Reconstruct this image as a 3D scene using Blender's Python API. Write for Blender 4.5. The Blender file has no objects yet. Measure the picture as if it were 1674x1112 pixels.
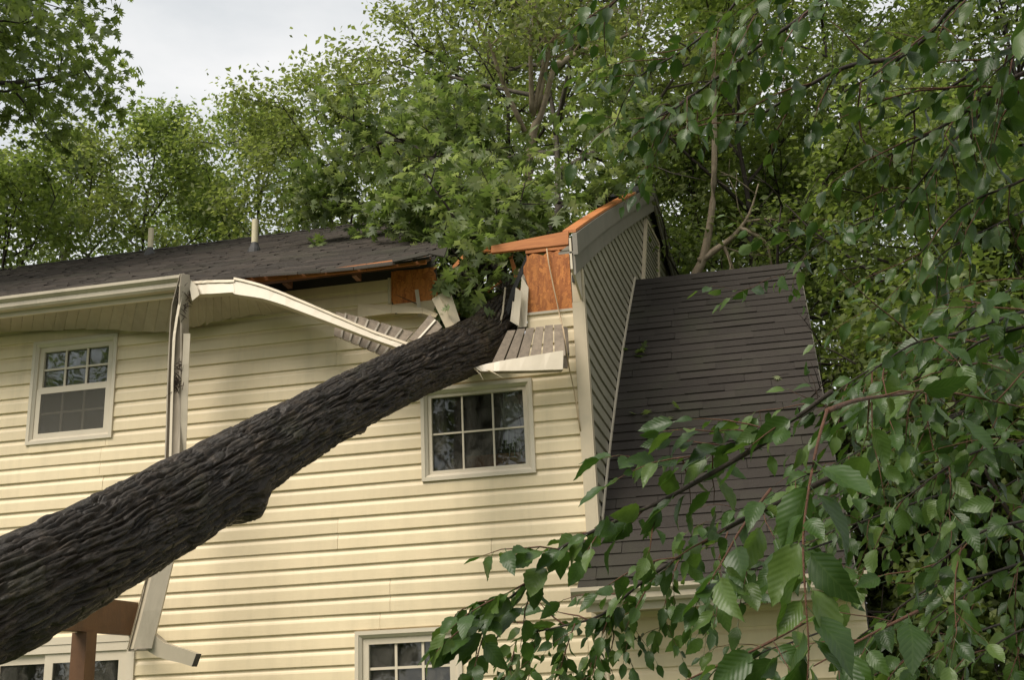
import bpy, math, random
import numpy as np
from mathutils import Vector
R_ = math.radians
SC = bpy.context.scene
COL = SC.collection

# ------------------------------------------------------------------ camera
PITCH, YAW, ROLL, FPX = R_(17.32), R_(11.448), R_(-2.517), 1855.3
CAM = np.array([0.0, -8.6286, 1.6])
_f = np.array([-math.sin(YAW)*math.cos(PITCH), math.cos(YAW)*math.cos(PITCH), math.sin(PITCH)])
_r = np.cross(_f, [0, 0, 1]); _r /= np.linalg.norm(_r)
_u = np.cross(_r, _f)
CR = _r*math.cos(ROLL) + _u*math.sin(ROLL)
CU = _u*math.cos(ROLL) - _r*math.sin(ROLL)
CF = _f
cam = bpy.data.cameras.new('camera'); camo = bpy.data.objects.new('camera', cam); COL.objects.link(camo)
cam.sensor_width = 36.0; cam.lens = FPX/1674*36; cam.clip_start = .05; cam.clip_end = 2000
from mathutils import Matrix
camo.matrix_world = Matrix(((CR[0], CU[0], -CF[0], CAM[0]), (CR[1], CU[1], -CF[1], CAM[1]), (CR[2], CU[2], -CF[2], CAM[2]), (0, 0, 0, 1)))
SC.camera = camo

# ------------------------------------------------------------------ sky, sun, exposure
SUN_EL, SUN_AZ = R_(50), R_(214)          # azimuth clockwise from +Y: behind the camera, to its left
world = bpy.data.worlds.new('World'); SC.world = world; world.use_nodes = True
nt = world.node_tree; nt.nodes.clear()
out = nt.nodes.new('ShaderNodeOutputWorld'); bg = nt.nodes.new('ShaderNodeBackground')
sky = nt.nodes.new('ShaderNodeTexSky'); sky.sky_type = 'NISHITA'; sky.sun_disc = False
sky.sun_elevation = SUN_EL; sky.sun_rotation = SUN_AZ; sky.air_density = 1.0; sky.dust_density = 2.0
tc = nt.nodes.new('ShaderNodeTexCoord'); mp = nt.nodes.new('ShaderNodeMapping'); mp.inputs['Scale'].default_value = (1, 1, 2.2)
n1 = nt.nodes.new('ShaderNodeTexNoise'); n1.inputs['Scale'].default_value = 3.4; n1.inputs['Detail'].default_value = 6; n1.inputs['Roughness'].default_value = .5
rp = nt.nodes.new('ShaderNodeValToRGB')
rp.color_ramp.elements[0].position = .36; rp.color_ramp.elements[0].color = (2.75, 2.86, 2.90, 1)
rp.color_ramp.elements[1].position = .66; rp.color_ramp.elements[1].color = (4.15, 4.07, 3.95, 1)
mx = nt.nodes.new('ShaderNodeMix'); mx.data_type = 'RGBA'; mx.inputs[0].default_value = .93
nt.links.new(tc.outputs['Generated'], mp.inputs[0]); nt.links.new(mp.outputs[0], n1.inputs['Vector'])
nt.links.new(n1.outputs[0], rp.inputs[0]); nt.links.new(sky.outputs[0], mx.inputs[6]); nt.links.new(rp.outputs[0], mx.inputs[7])
nt.links.new(mx.outputs[2], bg.inputs[0]); bg.inputs[1].default_value = .1
nt.links.new(bg.outputs[0], out.inputs[0])
sun = bpy.data.lights.new('sun', 'SUN'); sun.energy = 1.5; sun.angle = R_(36); sun.color = (1.0, .93, .82)
suno = bpy.data.objects.new('sun', sun); COL.objects.link(suno)
_sd = Vector((math.sin(SUN_AZ)*math.cos(SUN_EL), math.cos(SUN_AZ)*math.cos(SUN_EL), math.sin(SUN_EL)))
suno.rotation_euler = _sd.to_track_quat('Z', 'Y').to_euler(); suno.location = (-8, -14, 20)
SC.view_settings.view_transform = 'Standard'; SC.view_settings.look = 'None'
SC.view_settings.gamma = 1; SC.view_settings.use_curve_mapping = False; SC.view_settings.exposure = 1.36
SC.render.engine = 'CYCLES'
SC.cycles.max_bounces = 7; SC.cycles.diffuse_bounces = 3; SC.cycles.transparent_max_bounces = 8
SC.cycles.use_denoising = True

# ------------------------------------------------------------------ helpers
def ray(u, v): return ((u-837)/FPX)*CR - ((v-556)/FPX)*CU + CF
def at(u, v, Y):
    d = ray(u, v); return CAM + d*((Y-CAM[1])/d[1])
def atr(u, v, dist):
    d = ray(u, v); return CAM + d/np.linalg.norm(d)*dist
def on_plane(u, v, p0, n):
    d = ray(u, v); p0 = np.array(p0); n = np.array(n); return CAM + d*(((p0-CAM) @ n)/(d @ n))
def pix(P):
    q = np.asarray(P) - CAM; z = q @ CF
    return 837 + FPX*(q @ CR)/z, 556 - FPX*(q @ CU)/z, z

def tag(o, label=None, cat=None, group=None, kind=None):
    for k, v in (('label', label), ('category', cat), ('group', group), ('kind', kind)):
        if v: o[k] = v
    return o
def empty(name, loc=(0, 0, 0), label=None, cat=None, group=None):
    o = bpy.data.objects.new(name, None); COL.objects.link(o); o.location = loc; o.empty_display_size = .1
    return tag(o, label, cat, group)
def link(name, me, parent=None):
    o = bpy.data.objects.new(name, me); COL.objects.link(o)
    if parent is not None:
        o.parent = parent
        o.matrix_parent_inverse = Matrix.Translation(-Vector(abs_loc(parent)))
    return o
def abs_loc(o):
    v = Vector(o.location); p = o.parent
    if p is not None: v = Matrix(o.matrix_parent_inverse) @ v; v = v + Vector(abs_loc(p))
    return v
class MB:
    def __init__(s): s.v = []; s.f = []
    def add(s, vs, fs):
        n = len(s.v); s.v += [tuple(map(float, p)) for p in vs]; s.f += [tuple(i+n for i in f) for f in fs]; return s
    def box(s, a, b):
        x0, y0, z0 = a; x1, y1, z1 = b
        return s.add([(x0,y0,z0),(x1,y0,z0),(x1,y1,z0),(x0,y1,z0),(x0,y0,z1),(x1,y0,z1),(x1,y1,z1),(x0,y1,z1)],
                     [(0,3,2,1),(4,5,6,7),(0,1,5,4),(1,2,6,5),(2,3,7,6),(3,0,4,7)])
    def hexa(s, q0, q1):            # two quads -> a solid
        return s.add(list(q0)+list(q1), [(0,3,2,1),(4,5,6,7),(0,1,5,4),(1,2,6,5),(2,3,7,6),(3,0,4,7)])
    def slab(s, quad, th):          # quad (4 points) given thickness along its normal
        q = [np.array(p, float) for p in quad]; n = np.cross(q[1]-q[0], q[3]-q[0]); n /= np.linalg.norm(n)
        return s.hexa([p for p in q], [p+n*th for p in q])
    def sweep(s, rings, closed=True, caps=True):
        k = len(rings[0]); n0 = len(s.v)
        for r in rings: s.v += [tuple(map(float, p)) for p in r]
        for i in range(len(rings)-1):
            for j in range(k if closed else k-1):
                a = n0+i*k+j; b = n0+i*k+(j+1) % k
                s.f.append((a, b, b+k, a+k))
        if caps and closed:
            s.f.append(tuple(n0+j for j in range(k))[::-1]); s.f.append(tuple(n0+(len(rings)-1)*k+j for j in range(k)))
        return s
    def tube(s, pts, rad, sides=6):
        pts = [np.array(p, float) for p in pts]; rings = []
        if not hasattr(rad, '__len__'): rad = [rad]*len(pts)
        for i, p in enumerate(pts):
            t = pts[min(i+1, len(pts)-1)] - pts[max(i-1, 0)]; t /= np.linalg.norm(t)+1e-9
            a = np.cross(t, [0, 0, 1] if abs(t[2]) < .9 else [1, 0, 0]); a /= np.linalg.norm(a); b = np.cross(t, a)
            rings.append([p + rad[i]*(math.cos(w)*a + math.sin(w)*b) for w in np.linspace(0, 2*math.pi, sides, endpoint=False)])
        return s.sweep(rings)
    def mesh(s, name, mat, smooth=False):
        me = bpy.data.meshes.new(name); me.from_pydata(s.v, [], s.f)
        me.materials.append(mat)
        if smooth: me.shade_smooth()
        me.update(); return me
    def build(s, name, mat, parent=None, smooth=False, fix=True):
        me = s.mesh(name, mat, smooth)
        if fix:
            import bmesh
            bm = bmesh.new(); bm.from_mesh(me); bmesh.ops.recalc_face_normals(bm, faces=bm.faces); bm.to_mesh(me); bm.free()
        return link(name, me, parent)
def mesh_np(name, V, F, mat, tint=None, uv=None, smooth=False):
    V = np.asarray(V, np.float32).reshape(-1, 3); F = np.asarray(F, np.int32); m, k = F.shape
    me = bpy.data.meshes.new(name)
    me.vertices.add(len(V)); me.vertices.foreach_set('co', V.ravel())
    me.loops.add(m*k); me.loops.foreach_set('vertex_index', F.ravel())
    me.polygons.add(m); me.polygons.foreach_set('loop_start', np.arange(0, m*k, k, dtype=np.int32))
    me.materials.append(mat)
    if smooth: me.polygons.foreach_set('use_smooth', np.ones(m, bool))
    me.update(calc_edges=True)
    if tint is not None:
        a = me.attributes.new('tint', 'FLOAT', 'FACE'); a.data.foreach_set('value', np.asarray(tint, np.float32))
    if uv is not None:
        l = me.uv_layers.new(name='UVMap'); l.data.foreach_set('uv', np.asarray(uv, np.float32)[F.ravel()].ravel())
    me.validate(); return me

# ------------------------------------------------------------------ materials
class NT:
    def __init__(s, name):
        s.m = bpy.data.materials.new(name); s.m.use_nodes = True; s.t = s.m.node_tree; s.t.nodes.clear()
        s.o = s.n('OutputMaterial')
    def n(s, k, **kw):
        x = s.t.nodes.new('ShaderNode'+k)
        for a, b in kw.items(): setattr(x, a, b)
        return x
    def l(s, a, b): s.t.links.new(a, b)
    def coord(s, scale=(1, 1, 1), kind='Object', rot=(0, 0, 0)):
        c = s.n('TexCoord'); m = s.n('Mapping'); m.inputs['Scale'].default_value = scale; m.inputs['Rotation'].default_value = rot
        if kind == 'World':
            g = s.n('NewGeometry'); s.l(g.outputs['Position'], m.inputs[0])
        else: s.l(c.outputs[kind], m.inputs[0])
        return m.outputs[0]
    def noise(s, vec, scale, detail=4, rough=.6, dist=0):
        x = s.n('TexNoise'); s.l(vec, x.inputs['Vector']); x.inputs['Scale'].default_value = scale
        x.inputs['Detail'].default_value = detail; x.inputs['Roughness'].default_value = rough; x.inputs['Distortion'].default_value = dist
        return x.outputs[0]
    def ramp(s, fac, stops):
        x = s.n('ValToRGB'); e = x.color_ramp.elements
        while len(e) < len(stops): e.new(.5)
        for i, (p, c) in enumerate(stops): e[i].position = p; e[i].color = (*c, 1) if len(c) == 3 else c
        s.l(fac, x.inputs[0]); return x.outputs[0]
    def mix(s, fac, a, b, mode='MIX'):
        x = s.n('Mix', data_type='RGBA', blend_type=mode)
        for sock, v in ((x.inputs[0], fac), (x.inputs[6], a), (x.inputs[7], b)):
            if isinstance(v, (int, float)): sock.default_value = v
            elif isinstance(v, tuple): sock.default_value = (*v, 1) if len(v) == 3 else v
            else: s.l(v, sock)
        return x.outputs[2]
    def math(s, op, a, b=0.0):
        x = s.n('Math', operation=op)
        for sock, v in ((x.inputs[0], a), (x.inputs[1], b)):
            if isinstance(v, (int, float)): sock.default_value = v
            else: s.l(v, sock)
        return x.outputs[0]
    def bump(s, h, strength=.3, dist=.01):
        x = s.n('Bump'); s.l(h, x.inputs['Height']); x.inputs['Strength'].default_value = strength; x.inputs['Distance'].default_value = dist
        return x.outputs[0]
    def pbsdf(s, col, rough=.6, normal=None, spec=.5, out=True):
        b = s.n('BsdfPrincipled')
        if isinstance(col, tuple): b.inputs['Base Color'].default_value = (*col, 1)
        else: s.l(col, b.inputs['Base Color'])
        if isinstance(rough, (int, float)): b.inputs['Roughness'].default_value = rough
        else: s.l(rough, b.inputs['Roughness'])
        b.inputs['Specular IOR Level'].default_value = spec
        if normal is not None: s.l(normal, b.inputs['Normal'])
        if out: s.l(b.outputs[0], s.o.inputs[0])
        return b

def plain(name, col, rough=.5, var=.12, scale=6, bump=.0, dirt=None, dirt_amt=.5, stretch=(1, 1, 1), spec=.5, rnd=0.0):
    s = NT(name); v = s.coord(stretch, 'World')
    n = s.noise(v, scale, 5, .65)
    c = s.ramp(n, [(.3, tuple(x*(1-var) for x in col)), (.7, tuple(min(1, x*(1+var)) for x in col))])
    if dirt:
        d = s.noise(v, scale*.45, 7, .72, .6)
        f = s.math('MULTIPLY', s.ramp(d, [(.5, (0, 0, 0)), (.72, (1, 1, 1))]), dirt_amt)
        c = s.mix(f, c, dirt)
    if rnd:
        oi = s.n('ObjectInfo'); r = s.math('ADD', s.math('MULTIPLY', oi.outputs['Random'], 2*rnd), 1-rnd)
        cc = s.n('CombineColor'); [s.l(r, cc.inputs[i]) for i in range(3)]
        c = s.mix(1.0, c, cc.outputs[0], 'MULTIPLY')
    nb = s.bump(s.noise(v, scale*9, 6, .7), bump, .004) if bump else None
    s.pbsdf(c, rough, nb, spec); return s.m

def m_siding(name, col, dirtcol, amt):
    s = NT(name); v = s.coord((1, 1, 1), 'World'); g = s.coord((3.0, 3.0, 90), 'World')
    big = s.noise(v, .55, 4, .6); n = s.noise(v, 3.0, 5, .6)
    c = s.ramp(n, [(.25, tuple(x*.93 for x in col)), (.75, tuple(min(1, x*1.04) for x in col))])
    # weather streaks running down the boards, green-grey film
    st = s.noise(s.coord((7, 7, .5), 'World'), 1.0, 6, .7)
    f = s.math('MULTIPLY', s.math('MULTIPLY', s.ramp(st, [(.46, (0, 0, 0)), (.75, (1, 1, 1))]), s.ramp(big, [(.35, (.25, .25, .25)), (.65, (1, 1, 1))])), amt)
    c = s.mix(f, c, dirtcol)
    sp = s.noise(v, 60, 3, .5); c = s.mix(s.math('MULTIPLY', s.ramp(sp, [(.68, (0, 0, 0)), (.74, (1, 1, 1))]), .25*amt), c, (.25, .22, .15))
    oi = s.n('ObjectInfo'); r = s.math('ADD', s.math('MULTIPLY', oi.outputs['Random'], .10), .95)
    cc = s.n('CombineColor'); [s.l(r, cc.inputs[i]) for i in range(3)]
    c = s.mix(1.0, c, cc.outputs[0], 'MULTIPLY')
    s.pbsdf(c, .42, s.bump(s.noise(g, 1.0, 5, .6), .22, .002), .4); return s.m
CREAM = (.79, .65, .425)
M = {}
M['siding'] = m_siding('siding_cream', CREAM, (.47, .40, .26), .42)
M['gable'] = m_siding('siding_gable_shade', (.36, .325, .245), (.20, .20, .13), .7)  # cream siding again, the gable side's shade put into a greyer colour
M['trim'] = plain('trim_cream', (.60, .50, .35), .45, .06, 3, dirt=(.42, .38, .28), dirt_amt=.4)
M['white'] = plain('white_trim', (.63, .545, .415), .42, .05, 3, dirt=(.45, .40, .30), dirt_amt=.35)
M['frame'] = plain('window_vinyl', (.64, .56, .43), .38, .04, 4, dirt=(.45, .41, .32), dirt_amt=.25)
M['gutter'] = plain('gutter_metal', (.47, .405, .30), .42, .07, 5, dirt=(.26, .22, .16), dirt_amt=.6, stretch=(1, 1, .35))
M['gutter_dirty'] = plain('gutter_stained', (.33, .28, .21), .6, .2, 7, dirt=(.05, .038, .026), dirt_amt=.95, stretch=(1, 1, .3))
M['soffit'] = plain('soffit_vinyl', (.37, .31, .23), .5, .07, 5, dirt=(.20, .16, .115), dirt_amt=.45, rnd=.07)
M['soffit_brown'] = plain('soffit_aged', (.235, .185, .135), .75, .25, 30, bump=.8, dirt=(.10, .08, .06), dirt_amt=.55, rnd=.16)
M['rake'] = plain('rake_grey', (.205, .182, .142), .5, .1, 4, dirt=(.10, .10, .08), dirt_amt=.4)
M['black'] = plain('felt_black', (.02, .02, .02), .7, .2, 6, bump=.4)
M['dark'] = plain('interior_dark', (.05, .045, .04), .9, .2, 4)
M['pipe'] = plain('pvc_pipe', (.62, .54, .35), .45, .08, 8, dirt=(.4, .35, .22), dirt_amt=.4)
M['boot'] = plain('rubber_boot', (.035, .033, .033), .6, .2, 10)
M['deckwood'] = plain('stained_deck_wood', (.11, .048, .016), .6, .3, 4, bump=.5, dirt=(.07, .035, .02), dirt_amt=.6, stretch=(1.2, 1.2, .6))
M['room'] = plain('room_paint', (.16, .14, .12), .9, .1, 1.5)
M['debris'] = plain('leaf_litter', (.06, .04, .025), .9, .4, 40, bump=.8)
M['insul'] = plain('curtain_shreds', (.75, .72, .66), .8, .1, 6)
M['ground'] = plain('lawn_ground', (.07, .10, .035), .95, .35, 2.5, bump=.6)
M['cable'] = plain('cable_sheath', (.55, .40, .24), .5, .1, 6)

def m_wood(name, c0, c1, osb=False):
    s = NT(name)
    if osb:
        v = s.coord((1, 1, 1), 'World'); vo = s.n('TexVoronoi', feature='F1'); vo.inputs['Scale'].default_value = 55; vo.inputs['Randomness'].default_value = 1
        w = s.n('Mapping'); w.inputs['Scale'].default_value = (1.0, 1.0, .45); w.inputs['Rotation'].default_value = (0, .5, 0); s.l(v, w.inputs[0])
        nz = s.noise(v, 9, 3, .6, 1.5)
        mxv = s.n('Mix', data_type='VECTOR'); mxv.inputs[0].default_value = .12; s.l(w.outputs[0], mxv.inputs[4])
        cmb = s.n('CombineXYZ'); s.l(nz, cmb.inputs[0]); s.l(nz, cmb.inputs[2]); s.l(cmb.outputs[0], mxv.inputs[5])
        s.l(mxv.outputs[1], vo.inputs['Vector'])
        sep = s.n('SeparateColor'); s.l(vo.outputs['Color'], sep.inputs[0])
        c = s.ramp(sep.outputs[0], [(0, c0), (.5, tuple((a+b)/2 for a, b in zip(c0, c1))), (1, c1)])
        fib = s.noise(s.coord((60, 60, 8), 'World', rot=(0, .5, 0)), 1, 4, .6)
        c = s.mix(s.math('MULTIPLY', s.ramp(fib, [(.55, (0, 0, 0)), (.7, (1, 1, 1))]), .5), c, tuple(x*.45 for x in c0))
        h = s.math('ADD', sep.outputs[1], fib)
        s.pbsdf(c, .65, s.bump(h, .5, .004)); return s.m
    v = s.coord((1.5, 14, 14), 'World'); n = s.noise(v, 2.5, 5, .6, .8)
    c = s.ramp(n, [(.3, c0), (.7, c1)]); s.pbsdf(c, .65, s.bump(n, .25, .003)); return s.m
M['osb'] = m_wood('osb_sheet', (.34, .098, .018), (.66, .245, .055), True)
M['lumber'] = m_wood('lumber', (.36, .115, .028), (.54, .20, .055))
M['lumber_old'] = m_wood('lumber_aged', (.15, .068, .04), (.25, .115, .065))

def m_shingle():
    s = NT('asphalt_shingle'); v = s.coord((1, 1, 1), 'World')
    oi = s.n('ObjectInfo'); at_ = s.n('Attribute', attribute_name='tint')
    r = s.math('ADD', s.math('ADD', s.math('MULTIPLY', oi.outputs['Random'], .4), s.math('MULTIPLY', at_.outputs['Fac'], .85)), .12)
    c = s.ramp(r, [(0, (.027, .0225, .0190)), (.5, (.041, .0345, .029)), (1, (.062, .051, .042))])
    g = s.noise(v, 160, 2, .6); c = s.mix(s.math('MULTIPLY', s.ramp(g, [(.52, (0, 0, 0)), (.72, (1, 1, 1))]), .4), c, (.105, .092, .08))
    b = s.noise(v, 1.3, 5, .65); c = s.mix(s.math('MULTIPLY', s.ramp(b, [(.5, (0, 0, 0)), (.75, (1, 1, 1))]), .45), c, (.055, .058, .035))
    s.pbsdf(c, .9, s.bump(g, .5, .004), .2); return s.m
M['shingle'] = m_shingle()

def m_bark(name, c0, c1, c2, sc=1.0, rough=.6, moss=0.0, wet=False):
    s = NT(name); v = s.coord((1, 1, 1), 'Object')
    n = s.noise(v, 7*sc, 7, .7, .3); c = s.ramp(n, [(.3, c0), (.55, c1), (.8, c2)])
    if moss:
        m_ = s.noise(v, 2.2*sc, 6, .7); c = s.mix(s.math('MULTIPLY', s.ramp(m_, [(.55, (0, 0, 0)), (.75, (1, 1, 1))]), moss), c, (.10, .11, .045))
    f = s.noise(v, 45*sc, 6, .7); ro = rough
    if wet: ro = s.ramp(s.noise(v, 9, 4, .6), [(.35, (.26,)*3), (.7, (.65,)*3)])
    s.pbsdf(c, ro, s.bump(f, 1.0 if wet else .8, .008), (.38 if wet else .3)); return s.m
M['bark_wet'] = m_bark('bark_wet_oak', (.010, .0066, .0038), (.026, .0175, .010), (.095, .067, .040), 1.0, .5, .2, True)
M['bark'] = m_bark('bark_grey', (.05, .042, .032), (.10, .085, .066), (.18, .155, .12), 1.0, .8)
M['bark_tan'] = m_bark('bark_tan', (.20, .155, .105), (.32, .255, .18), (.45, .37, .27), 1.2, .8)
M['bark_dark'] = m_bark('bark_twig', (.022, .017, .013), (.04, .03, .023), (.07, .055, .042), 3, .7)
M['bark_red'] = m_bark('bark_cherry', (.07, .032, .018), (.12, .055, .03), (.2, .10, .06), 4, .55)

def m_leaf(name, lo, mid, hi, trans=.35, rough=.45, veins=False, spec=.4):
    s = NT(name)
    oi = s.n('ObjectInfo'); at_ = s.n('Attribute', attribute_name='tint')
    if veins: r = s.math('FRACT', s.math('ADD', s.math('MULTIPLY', oi.outputs['Random'], .999), at_.outputs['Fac']))
    else: r = at_.outputs['Fac']
    c = s.ramp(r, [(0, lo), (.55, mid), (1, hi)])
    nb = None
    if veins:
        uvn = s.n('UVMap'); sep = s.n('SeparateXYZ'); s.l(uvn.outputs[0], sep.inputs[0])
        a = s.math('ABSOLUTE', sep.outputs[0])
        ph = s.math('SUBTRACT', s.math('MULTIPLY', sep.outputs[1], 52.0), s.math('MULTIPLY', a, 34.0))
        w = s.math('SINE', ph)
        vein = s.ramp(w, [(.80, (0, 0, 0)), (1.0, (1, 1, 1))])
        mid_ = s.ramp(a, [(.0, (1, 1, 1)), (.05, (0, 0, 0))])
        tot = s.math('MAXIMUM', vein, mid_)
        c = s.mix(s.math('MULTIPLY', tot, .10), c, (.16, .22, .07))
        blot = s.noise(s.coord((1, 1, 1), 'World'), 38, 4, .6)
        c = s.mix(s.math('MULTIPLY', s.ramp(blot, [(.45, (0, 0, 0)), (.75, (1, 1, 1))]), .35), c, tuple(x*.55 for x in mid))
        hh = s.math('ADD', s.math('MULTIPLY', w, -.5), s.math('MULTIPLY', blot, .6)); nb = s.bump(hh, .17, .002)
    b = s.pbsdf(c, rough, nb, spec, out=False)
    tr = s.n('BsdfTranslucent'); s.l(s.mix(1.0, c, (1.6, 1.72, .92), 'MULTIPLY'), tr.inputs[0])
    if nb is not None: s.l(nb, tr.inputs['Normal'])
    mxs = s.n('MixShader'); mxs.inputs[0].default_value = trans
    s.l(b.outputs[0], mxs.inputs[1]); s.l(tr.outputs[0], mxs.inputs[2]); s.l(mxs.outputs[0], s.o.inputs[0]); return s.m
M['leaf_a'] = m_leaf('leaf_mid_green', (.112, .150, .046), (.160, .205, .064), (.24, .28, .105), .5)
M['leaf_b'] = m_leaf('leaf_olive', (.125, .150, .052), (.175, .205, .072), (.26, .28, .12), .5)
M['leaf_c'] = m_leaf('leaf_bright', (.115, .152, .044), (.172, .218, .066), (.27, .31, .12), .5)
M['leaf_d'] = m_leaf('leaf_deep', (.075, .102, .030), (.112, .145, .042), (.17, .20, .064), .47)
M['leaf_oak'] = m_leaf('leaf_fallen_oak', (.085, .120, .040), (.145, .190, .068), (.28, .31, .16), .45)
M['leaf_cherry'] = m_leaf('leaf_cherry', (.024, .052, .010), (.045, .092, .016), (.098, .150, .034), .30, .38, True, .42)

def m_glass():
    s = NT('window_glass'); g = s.n('BsdfGlossy'); g.inputs['Roughness'].default_value = .015; g.inputs[0].default_value = (1, 1, 1, 1)
    t = s.n('BsdfTransparent'); t.inputs[0].default_value = (.72, .75, .72, 1)
    fr = s.n('Fresnel'); fr.inputs['IOR'].default_value = 1.6
    nb = s.bump(s.noise(s.coord((1, 1, 1), 'World'), 3.0, 2, .5), .06, .02); s.l(nb, g.inputs['Normal'])
    mxs = s.n('MixShader'); s.l(fr.outputs[0], mxs.inputs[0]); s.l(t.outputs[0], mxs.inputs[1]); s.l(g.outputs[0], mxs.inputs[2])
    d = s.n('BsdfDiffuse'); d.inputs[0].default_value = (.30, .28, .24, 1)
    f = s.ramp(s.noise(s.coord((1, 1, .6), 'World'), 5.0, 6, .7, .8), [(.40, (.02,)*3), (.70, (.30,)*3)])
    m2 = s.n('MixShader'); s.l(f, m2.inputs[0]); s.l(mxs.outputs[0], m2.inputs[1]); s.l(d.outputs[0], m2.inputs[2])
    s.l(m2.outputs[0], s.o.inputs[0]); return s.m
M['glass'] = m_glass()
def m_screen():
    s = NT('insect_screen'); d = s.n('BsdfDiffuse'); d.inputs[0].default_value = (.15, .14, .12, 1)
    t = s.n('BsdfTransparent'); mxs = s.n('MixShader'); mxs.inputs[0].default_value = .5
    s.l(t.outputs[0], mxs.inputs[1]); s.l(d.outputs[0], mxs.inputs[2]); s.l(mxs.outputs[0], s.o.inputs[0]); return s.m
M['screen'] = m_screen()

# ================================================================== SETTING
gb = MB(); gb.add([(-150, -150, 0), (150, -150, 0), (150, 150, 0), (-150, 150, 0)], [(0, 1, 2, 3)])
tag(gb.build('ground', M['ground'], fix=False), 'grassy ground of the yard', kind='structure')

# ================================================================== HOUSE
rng = random.Random(5)
house = empty('house', (-4.0, 4.0, 0), 'cream vinyl sided two storey house with a torn open roof corner', 'house')
XL, XC = -12.5, -1.15                       # left end of the house, rear right corner
def ZK(k): return 3.771 + .127*k
def subtract(rects, hole):
    o = []
    hx0, hx1, hz0, hz1 = hole
    for x0, x1, z0, z1 in rects:
        if hx1 <= x0 or hx0 >= x1 or hz1 <= z0 or hz0 >= z1: o.append((x0, x1, z0, z1)); continue
        if hx0 > x0: o.append((x0, hx0, z0, z1))
        if hx1 < x1: o.append((hx1, x1, z0, z1))
        a, b = max(x0, hx0), min(x1, hx1)
        if hz0 > z0: o.append((a, b, z0, hz0))
        if hz1 < z1: o.append((a, b, hz1, z1))
    return o
WIN = {'upper': (-6.10, -5.275, 3.84, 4.78), 'burst': (-2.522, -1.598, 3.238, 4.005), 'lower': (-3.083, -2.234, 1.0, 2.11), 'door': (-6.75, -4.945, .25, 2.135)}
HOLES = [(a+.035, b-.035, c+.035, d-.035) for a, b, c, d in WIN.values()]
TORN = [(-2.37, -1.61, 4.16, 6.0), (-2.765, -2.3, 4.765, 6.0), (-1.62, -1.0, 4.555, 6.0)]
# sheathing behind the boards
mb = MB()
rects = [(XL, -1.16, .3, 5.02), (-1.16, .74, .3, 2.2)]
for h in HOLES + [(-2.37, -1.61, 4.16, 6.0)]: rects = subtract(rects, h)
for x0, x1, z0, z1 in rects: mb.box((x0, .006, z0), (x1, .05, z1))
wall = mb.build('rear_wall', M['dark'], house); wall['label'] = 'rear wall clad in horizontal cream vinyl siding'
PROF = [(0.0, -.003), (0.0, -.0185), (.004, -.0195), (.078, -.0165), (.092, -.0125), (.104, -.006), (.128, -.0035)]
def board_profile(za, zb):                  # clip the lap profile between za and zb (0 .. .128 above the butt)
    pts = []
    for (z0, y0), (z1, y1) in zip(PROF[:-1], PROF[1:]):
        if z1 < za or z0 > zb: continue
        if z0 == z1:
            pts += [(z0, y0), (z1, y1)]; continue
        for z in (max(z0, za), min(z1, zb)): pts.append((z, y0+(y1-y0)*(z-z0)/(z1-z0)))
    o = []
    for p in pts:
        if not o or abs(p[0]-o[-1][0])+abs(p[1]-o[-1][1]) > 1e-6: o.append(p)
    return o
def board_x(x0, x1, zk, za, zb, parent, mat, wob=0.0, name='siding_board'):
    pr = board_profile(za, zb)
    if len(pr) < 2: return
    n = max(1, int((x1-x0)/.5)); rings = []
    ph = rng.random()*6
    for i in range(n+1):
        x = x0+(x1-x0)*i/n; w = wob*math.sin(x*2.3+ph)+rng.uniform(-1, 1)*wob*.4
        rings.append([(x, y+w, zk+z+w*.6) for z, y in pr] + [(x, .004, zk+pr[-1][0]), (x, .004, zk+pr[0][0])])
    m = MB().sweep(rings); return m.build(name, mat, parent)
seam_rng = random.Random(11)
seams = []
for k in range(-28, 11):
    if (k % 2) == 0 or not seams:
        off = seam_rng.uniform(0, 3.6); seams = [XL-1+off+3.66*j+seam_rng.uniform(-.3, .3) for j in range(6)]
        if k == -8: seams = [-3.23, -6.9, -10.4]
        if k == -10: seams = [-1.98, -5.6, -9.2]
        if k == -12: seams = [-2.80, -6.4, -10]
        if k in (2, 4, 6, 8): seams = [x for x in seams if not (-5.2 < x < -4.5)]
    zk = ZK(k); xr = -1.225 if zk > 2.15 else .73
    cuts = [XL] + sorted(x for x in seams if XL+.3 < x < xr-.3) + [xr]
    for xa, xb in zip(cuts[:-1], cuts[1:]):
        rs = [(xa+.0014, xb-.0014, zk, zk+.1275)]
        for h in HOLES + TORN: rs = subtract(rs, h)
        for x0, x1, z0, z1 in rs:
            if x1-x0 < .02 or z1-z0 < .012: continue
            if z1 > 4.99: z1 = 4.99
            if z1-z0 < .012: continue
            board_x(x0, x1, zk, z0-zk, z1-zk, wall, M['siding'], .0019)

# ---- corner posts
mb = MB(); mb.box((-1.232, -.03, .3), (-1.148, .0, 4.60)); mb.box((-1.1475, -.029, .3), (-1.132, .075, 4.60))
mb.box((-1.228, -.026, 4.603), (-1.150, .0, 4.86)); mb.box((-1.1465, -.025, 4.603), (-1.135, .070, 4.90))
mb.build('corner_post', M['trim'], house)
mb = MB(); mb.box((-1.22, -.045, 4.77), (-1.15, -.031, 4.83)); mb.build('dark_gap_block', M['black'], house)  # solid black block standing in for the dark of a gap

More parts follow.
